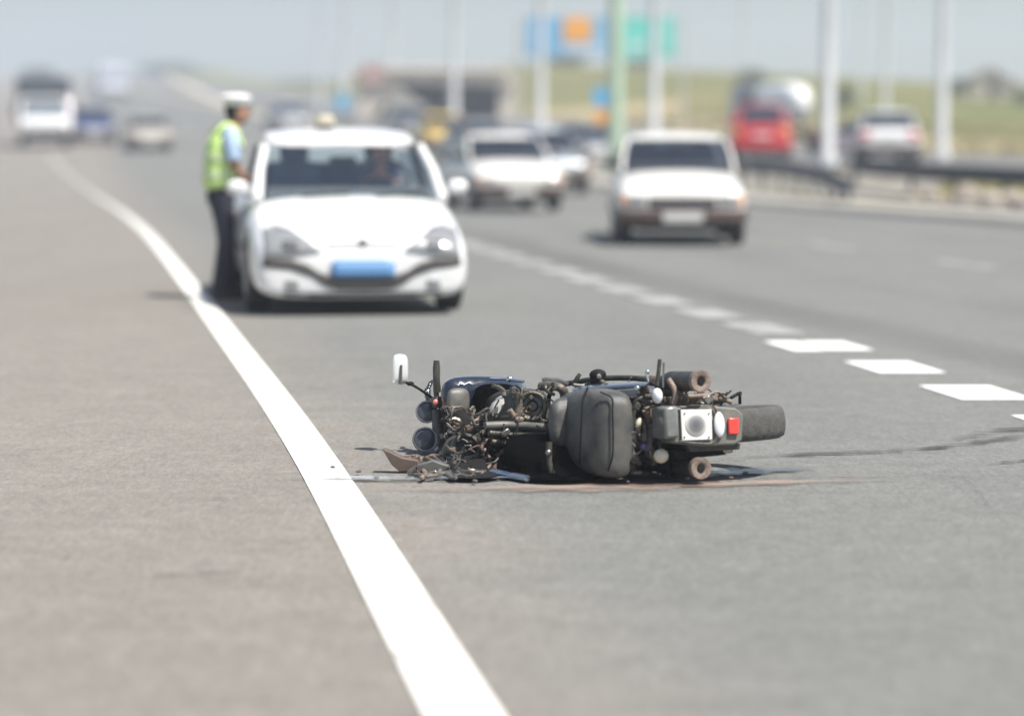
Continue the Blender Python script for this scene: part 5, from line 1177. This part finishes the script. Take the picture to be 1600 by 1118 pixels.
guard_rail([rp_(960, 247, 70), rp_(1130, 256, 61), rp_(1215, 262, 57), rp_(1275, 272, 53), rp_(1320, 290, 49)], 'dark steel guard rail in front of the red hatchback, ending by the thick lamp post')
guard_rail([rp_(1330, 258, 56), rp_(1440, 268, 52), rp_(1520, 272, 50), rp_(1640, 279, 47.5), rp_(1780, 288, 44.5)], 'steel guard rail at the right, below the white saloon with red tail lights')
guard_rail([rp_(330, 212, 135), rp_(500, 212, 132), rp_(620, 214, 124), rp_(800, 222, 112), rp_(960, 232, 100)], 'distant guard rail of the central reserve behind the oncoming cars')
# stones by the right rail
GS = 'pale stones on the verge'
for i, (px, py, Y, s) in enumerate([(1508, 300, 47.5, .44), (1548, 310, 46, .38), (1530, 296, 49, .26), (1455, 298, 50, .32), (1578, 306, 47, .34), (1482, 314, 47.5, .20), (1600, 316, 44.5, .36), (1425, 302, 51, .22)]):
    p = at(px, py, Y); rr = random.Random(i); bm = BM(); ellipsoid(bm, (0, 0, s * .35), (s * .6, s * .5, s * .55), n=9, m=7, p=.75)
    for v in bm.verts: v.co += Vector((rr.uniform(-1, 1), rr.uniform(-1, 1), rr.uniform(-1, 1))) * s * .06
    o = obj('stone', bm, M['stone'], smooth=False); o.location = (p.x, Y, ground(p.x, Y) - .02)
    tag(o, ['largest pale stone under the right guard rail', 'squat stone near the right frame edge by the kerb', 'small stone behind the largest one', 'stone under the left end of the right rail', 'blocky stone close to the right picture edge', 'flat small stone in front of the rail by the kerb strip', 'stone cut by the right picture edge', 'small stone furthest to the left of the verge stones'][i], 'stone', GS)
# low white posts of the median (pale blobs)
# grass tufts on the verges
rg = random.Random(11); verts = []; faces = []
def tuft(x, y, z, h, n=7):
    for k in range(n):
        a = rg.uniform(0, 6.28); l = h * rg.uniform(.6, 1.2); w = .012 + .01 * rg.random(); dx, dy = math.cos(a), math.sin(a); ox, oy = rg.uniform(-.08, .08), rg.uniform(-.08, .08)
        b = len(verts); bend = l * rg.uniform(.2, .7)
        verts.extend([(x + ox - dy * w, y + oy + dx * w, z), (x + ox + dy * w, y + oy - dx * w, z), (x + ox + dx * bend * .4 + dy * w * .7, y + oy + dy * bend * .4 - dx * w * .7, z + l * .6), (x + ox + dx * bend, y + oy + dy * bend, z + l)])
        faces.extend([(b, b + 1, b + 2), (b, b + 2, b + 3)])
for _ in range(9000):
    Y = rg.uniform(38, 120) if rg.random() < .7 else rg.uniform(42, 62)
    k_, ol = kerb(Y) + 1.45, opp_l(Y) - .1
    if ol - k_ < .4: continue
    X = rg.uniform(k_, ol)
    if math.sin(X * .9 + 3) + math.sin(Y * .35) + rg.uniform(-1, 1) < .5: continue
    tuft(X, Y, ground(X, Y) - .01, rg.uniform(.03, .09), 4)
for _ in range(1500):
    Y = rg.uniform(58, 150); X = opp_r(Y) + abs(rg.gauss(0, 1)) * 9 + .3
    tuft(X, Y, ground(X, Y) - .01, rg.uniform(.12, .4))
for _ in range(2500):
    Y = rg.uniform(60, 200); X = edge(Y) - 7.2 - abs(rg.gauss(0, 1)) * 5
    tuft(X, Y, ground(X, Y) - .01, rg.uniform(.12, .4))
me = bpy.data.meshes.new('grass'); me.from_pydata(verts, [], faces); gr = link('grass', me, M['grass']); gr['kind'] = 'stuff'
# underpass: pale concrete bridge over a dark opening
YB = 150; und = empty('bridge', at(700, 190, YB)); und.location.z = ground(und.location.x, YB); tag(und, 'pale concrete overpass with dark opening behind the lamp posts', 'bridge')
def ub(name, poly, y0, y1, m, bev=.05):
    a = [at(x, y, YB) - und.location for x, y in poly]; a = [Vector((p.x, y0, p.z)) for p in a]; b = [Vector((p.x, y1, p.z)) for p in a]
    bm = BM(); slab(bm, a, b); return obj(name, bm, m, und, bev=bev)
ub('deck', [(545, 112), (800, 113), (803, 134), (545, 128)], -1.0, 9, M['beige_concrete'])
ub('parapet', [(560, 104), (795, 107), (795, 114), (560, 113)], -1.2, -.95, M['beige_concrete'])
ub('abutment', [(779, 133), (804, 133), (800, 205), (779, 205)], -.7, 9, M['beige_concrete'])
ub('far_abutment', [(560, 127), (628, 131), (628, 140), (560, 205)], -.7, 9, M['beige_concrete'])
ub('slope_wall', [(612, 141), (628, 141), (672, 172), (700, 185), (700, 205), (600, 205)], -.9, 3, M['kerb_concrete'])
ub('opening_shade', [(610, 125), (790, 125), (790, 205), (610, 205)], 8.4, 8.9, mat('opening_dark', (.012, .014, .02), .95))  # near-black sheet stands for the shade inside the opening
bm = BM(); c = at(702, 150, YB) - und.location; tube(bm, [(c.x, 2.2, -1), (c.x, 2.2, c.z + .6)], .30, 12); obj('pier', bm, M['beige_concrete'], und)
# sandy hut and pylon at the right
hp = at(1543, 190, 170); hut = empty('hut', (hp.x, 170, ground(hp.x, 170) - .1)); tag(hut, 'small sandy gabled hut on the field at the far right', 'hut'); hut.rotation_euler = (0, 0, R(-12))
bm = BM(); slab(bm, [(-1.9, 0, .0), (1.9, 0, 0), (1.9, 0, 1.0), (0, 0, 1.9), (-1.9, 0, 1.0)], [(-1.9, 3.5, .0), (1.9, 3.5, 0), (1.9, 3.5, 1.0), (0, 3.5, 1.9), (-1.9, 3.5, 1.0)]); obj('wall', bm, mat('sandy_wall', (.80, .70, .60), .9, var=.1), hut, smooth=False)
for s in (-1, 1):
    bm = BM(); slab(bm, [(s * 2.1, -.2, .93), (0, -.2, 1.95), (0, 3.7, 1.95), (s * 2.1, 3.7, .93)], [(s * 2.1, -.2, 1.03), (0, -.2, 2.05), (0, 3.7, 2.05), (s * 2.1, 3.7, 1.03)]); obj('roof', bm, mat('hut_roof', (.74, .62, .53), .9, var=.1), hut, smooth=False)
bm = BM(); box(bm, (.3, -.02, .5), (.6, .05, .9)); obj('door', bm, M['brown_bumper'], hut)
pp_ = at(1556, 160, 166); pyl = empty('utility_pole', (pp_.x, 166, ground(pp_.x, 166) - .1)); tag(pyl, 'dark utility pole with short crossarms beside the sandy hut', 'utility pole')
hz = at(1556, 108, 166).z - pyl.location.z
bm = BM(); tube(bm, [(0, 0, 0), (0, 0, hz)], [.16, .11], 8); obj('pole', bm, M['brown_bumper'], pyl)
for dz in (.45, 1.0):
    bm = BM(); box(bm, (0, -.1, hz - dz), (1.0, .10, .12)); obj('crossarm', bm, M['brown_bumper'], pyl)
# shrubs
def shrub(name, px, py, Y, w, h, label, seed, trunk=False):
    p = at(px, py, Y); rr = random.Random(seed); o = empty(name, (p.x, Y, ground(p.x, Y) - .05)); vv = []; ff = []
    lobes = [(rr.uniform(-w, w) * .3, rr.uniform(-w, w) * .3, h * rr.uniform(.35, .7), rr.uniform(.3, .5)) for _ in range(6)]
    for _ in range(900):
        lx, ly, lz, lr = rr.choice(lobes); d = Vector((rr.gauss(0, 1), rr.gauss(0, 1), rr.gauss(0, 1))).normalized() * (rr.random() ** .5)
        q = Vector((lx + d.x * lr * w, ly + d.y * lr * w, max(.05, lz + d.z * lr * h))); s = rr.uniform(.05, .12) * max(w, h) * .5
        a = Vector((rr.gauss(0, 1), rr.gauss(0, 1), rr.gauss(0, 1))).normalized() * s; b = a.cross(Vector((rr.gauss(0, 1), rr.gauss(0, 1), rr.gauss(0, 1)))).normalized() * s * .6
        i = len(vv); vv += [tuple(q - a), tuple(q + b), tuple(q + a), tuple(q - b)]; ff.append((i, i + 1, i + 2, i + 3))
    me = bpy.data.meshes.new('crown'); me.from_pydata(vv, [], ff); link('crown', me, M['shrub'], o)
    bm = BM(); tube(bm, [(0, 0, 0), (.05, 0, h * .3), (0, .05, h * .6)], [.05 * w, .04 * w, .02 * w], 6); tube(bm, [(.0, 0, h * .2), (.2 * w, 0, h * .6)], [.03 * w, .015 * w], 5); obj('trunk', bm, M['brown_bumper'], o)
    return tag(o, label, 'shrub' if not trunk else 'tree', 'shrubs on the verges' if not trunk else 'hazy trees in the distance')
shrub('shrub', 1505, 190, 168, 2.0, 1.3, 'dark shrub just left of the sandy hut', 1)
shrub('shrub', 1597, 190, 160, 1.6, 1.0, 'dark shrub right of the sandy hut, cut by the picture edge', 2)
shrub('shrub', 1318, 190, 150, 1.3, 1.6, 'upright green shrub just right of the thickest lamp post', 3)
shrub('shrub', 1178, 165, 160, 1.8, 2.2, 'dark shrub above the roof of the red hatchback', 4)
shrub('shrub', 880, 118, 262, 4.0, 1.6, 'low shrub on the field crest under the blue sign board', 5)
shrub('shrub', 1000, 118, 262, 3.4, 1.3, 'low shrub on the field crest under the teal sign board', 6)
for i, (px, py, w, h, Y) in enumerate([(262, 118, 9, 3.0, 520), (320, 120, 7, 2.2, 540), (60, 128, 6, 2.4, 470), (480, 122, 9, 2.4, 500)]):
    shrub('tree', px, py, Y, w, h, ['broad hazy tree above the slip road', 'low hazy tree left of the officer cap', 'hazy tree above the light truck at far left', 'faint broad tree above the small blue sign'][i], 20 + i, True)
# far hills
def hill(name, Y, zf, x0, x1, n, depth, m):
    rows = []
    for j, (dy, k) in enumerate(((0, 0), (.25, .55), (.5, .85), (.8, 1.0), (1.2, .95), (2, .6))):
        rows.append([(x0 + (x1 - x0) * i / n, Y + depth * dy, prof(Y) - 6 + (zf(x0 + (x1 - x0) * i / n) + 6) * k) for i in range(n + 1)])
    o = sheet(name, rows, m); return o
HZ = smooth_curve([(-420, 1.5), (-200, .6), (-100, .3), (0, .9), (60, -1.3), (118, -4.0), (250, -6), (520, -5)])
hill('hills', 620, lambda x: HZ(x) + .35 * math.sin(x * .037) + .25 * math.sin(x * .11), -420, 520, 90, 120, M['terrain'])
hill('hill_rise', 500, lambda x: .2 + 3.0 * math.exp(-((x + 64) / 9) ** 2) + .3 * math.sin(x * .09), -230, 120, 70, 60, M['terrain'])
# slip-road bank at the left with pale parapet
bk = [(at(300, 168, 190), 0), (at(360, 190, 178), 0), (at(440, 205, 165), 0)]
bm = BM(); tube(bm, [at(262, 120, 250), at(320, 150, 220), at(380, 178, 190), at(420, 196, 172)], .35, 8, flat=.6); sb = obj('slip_road_barrier', bm, M['beige_concrete']); tag(sb, 'pale sloping concrete barrier of the slip road behind the officer', 'barrier')

# ------------------------------------------------------------------ air
bm = BM(); box(bm, (0, 600, 10), (900, 1240, 70)); hz_ = obj('haze', bm, None, smooth=False); tag(hz_, kind='stuff')
hm = bpy.data.materials.new('haze_air'); hm.use_nodes = True; hm.node_tree.nodes.clear()
ho = hm.node_tree.nodes.new('ShaderNodeOutputMaterial'); hv = hm.node_tree.nodes.new('ShaderNodeVolumePrincipled')
hv.inputs['Density'].default_value = .0014; hv.inputs['Color'].default_value = (.80, .88, .98, 1); hv.inputs['Anisotropy'].default_value = .2
hm.node_tree.links.new(hv.outputs[0], ho.inputs['Volume']); hz_.data.materials.clear(); hz_.data.materials.append(hm)
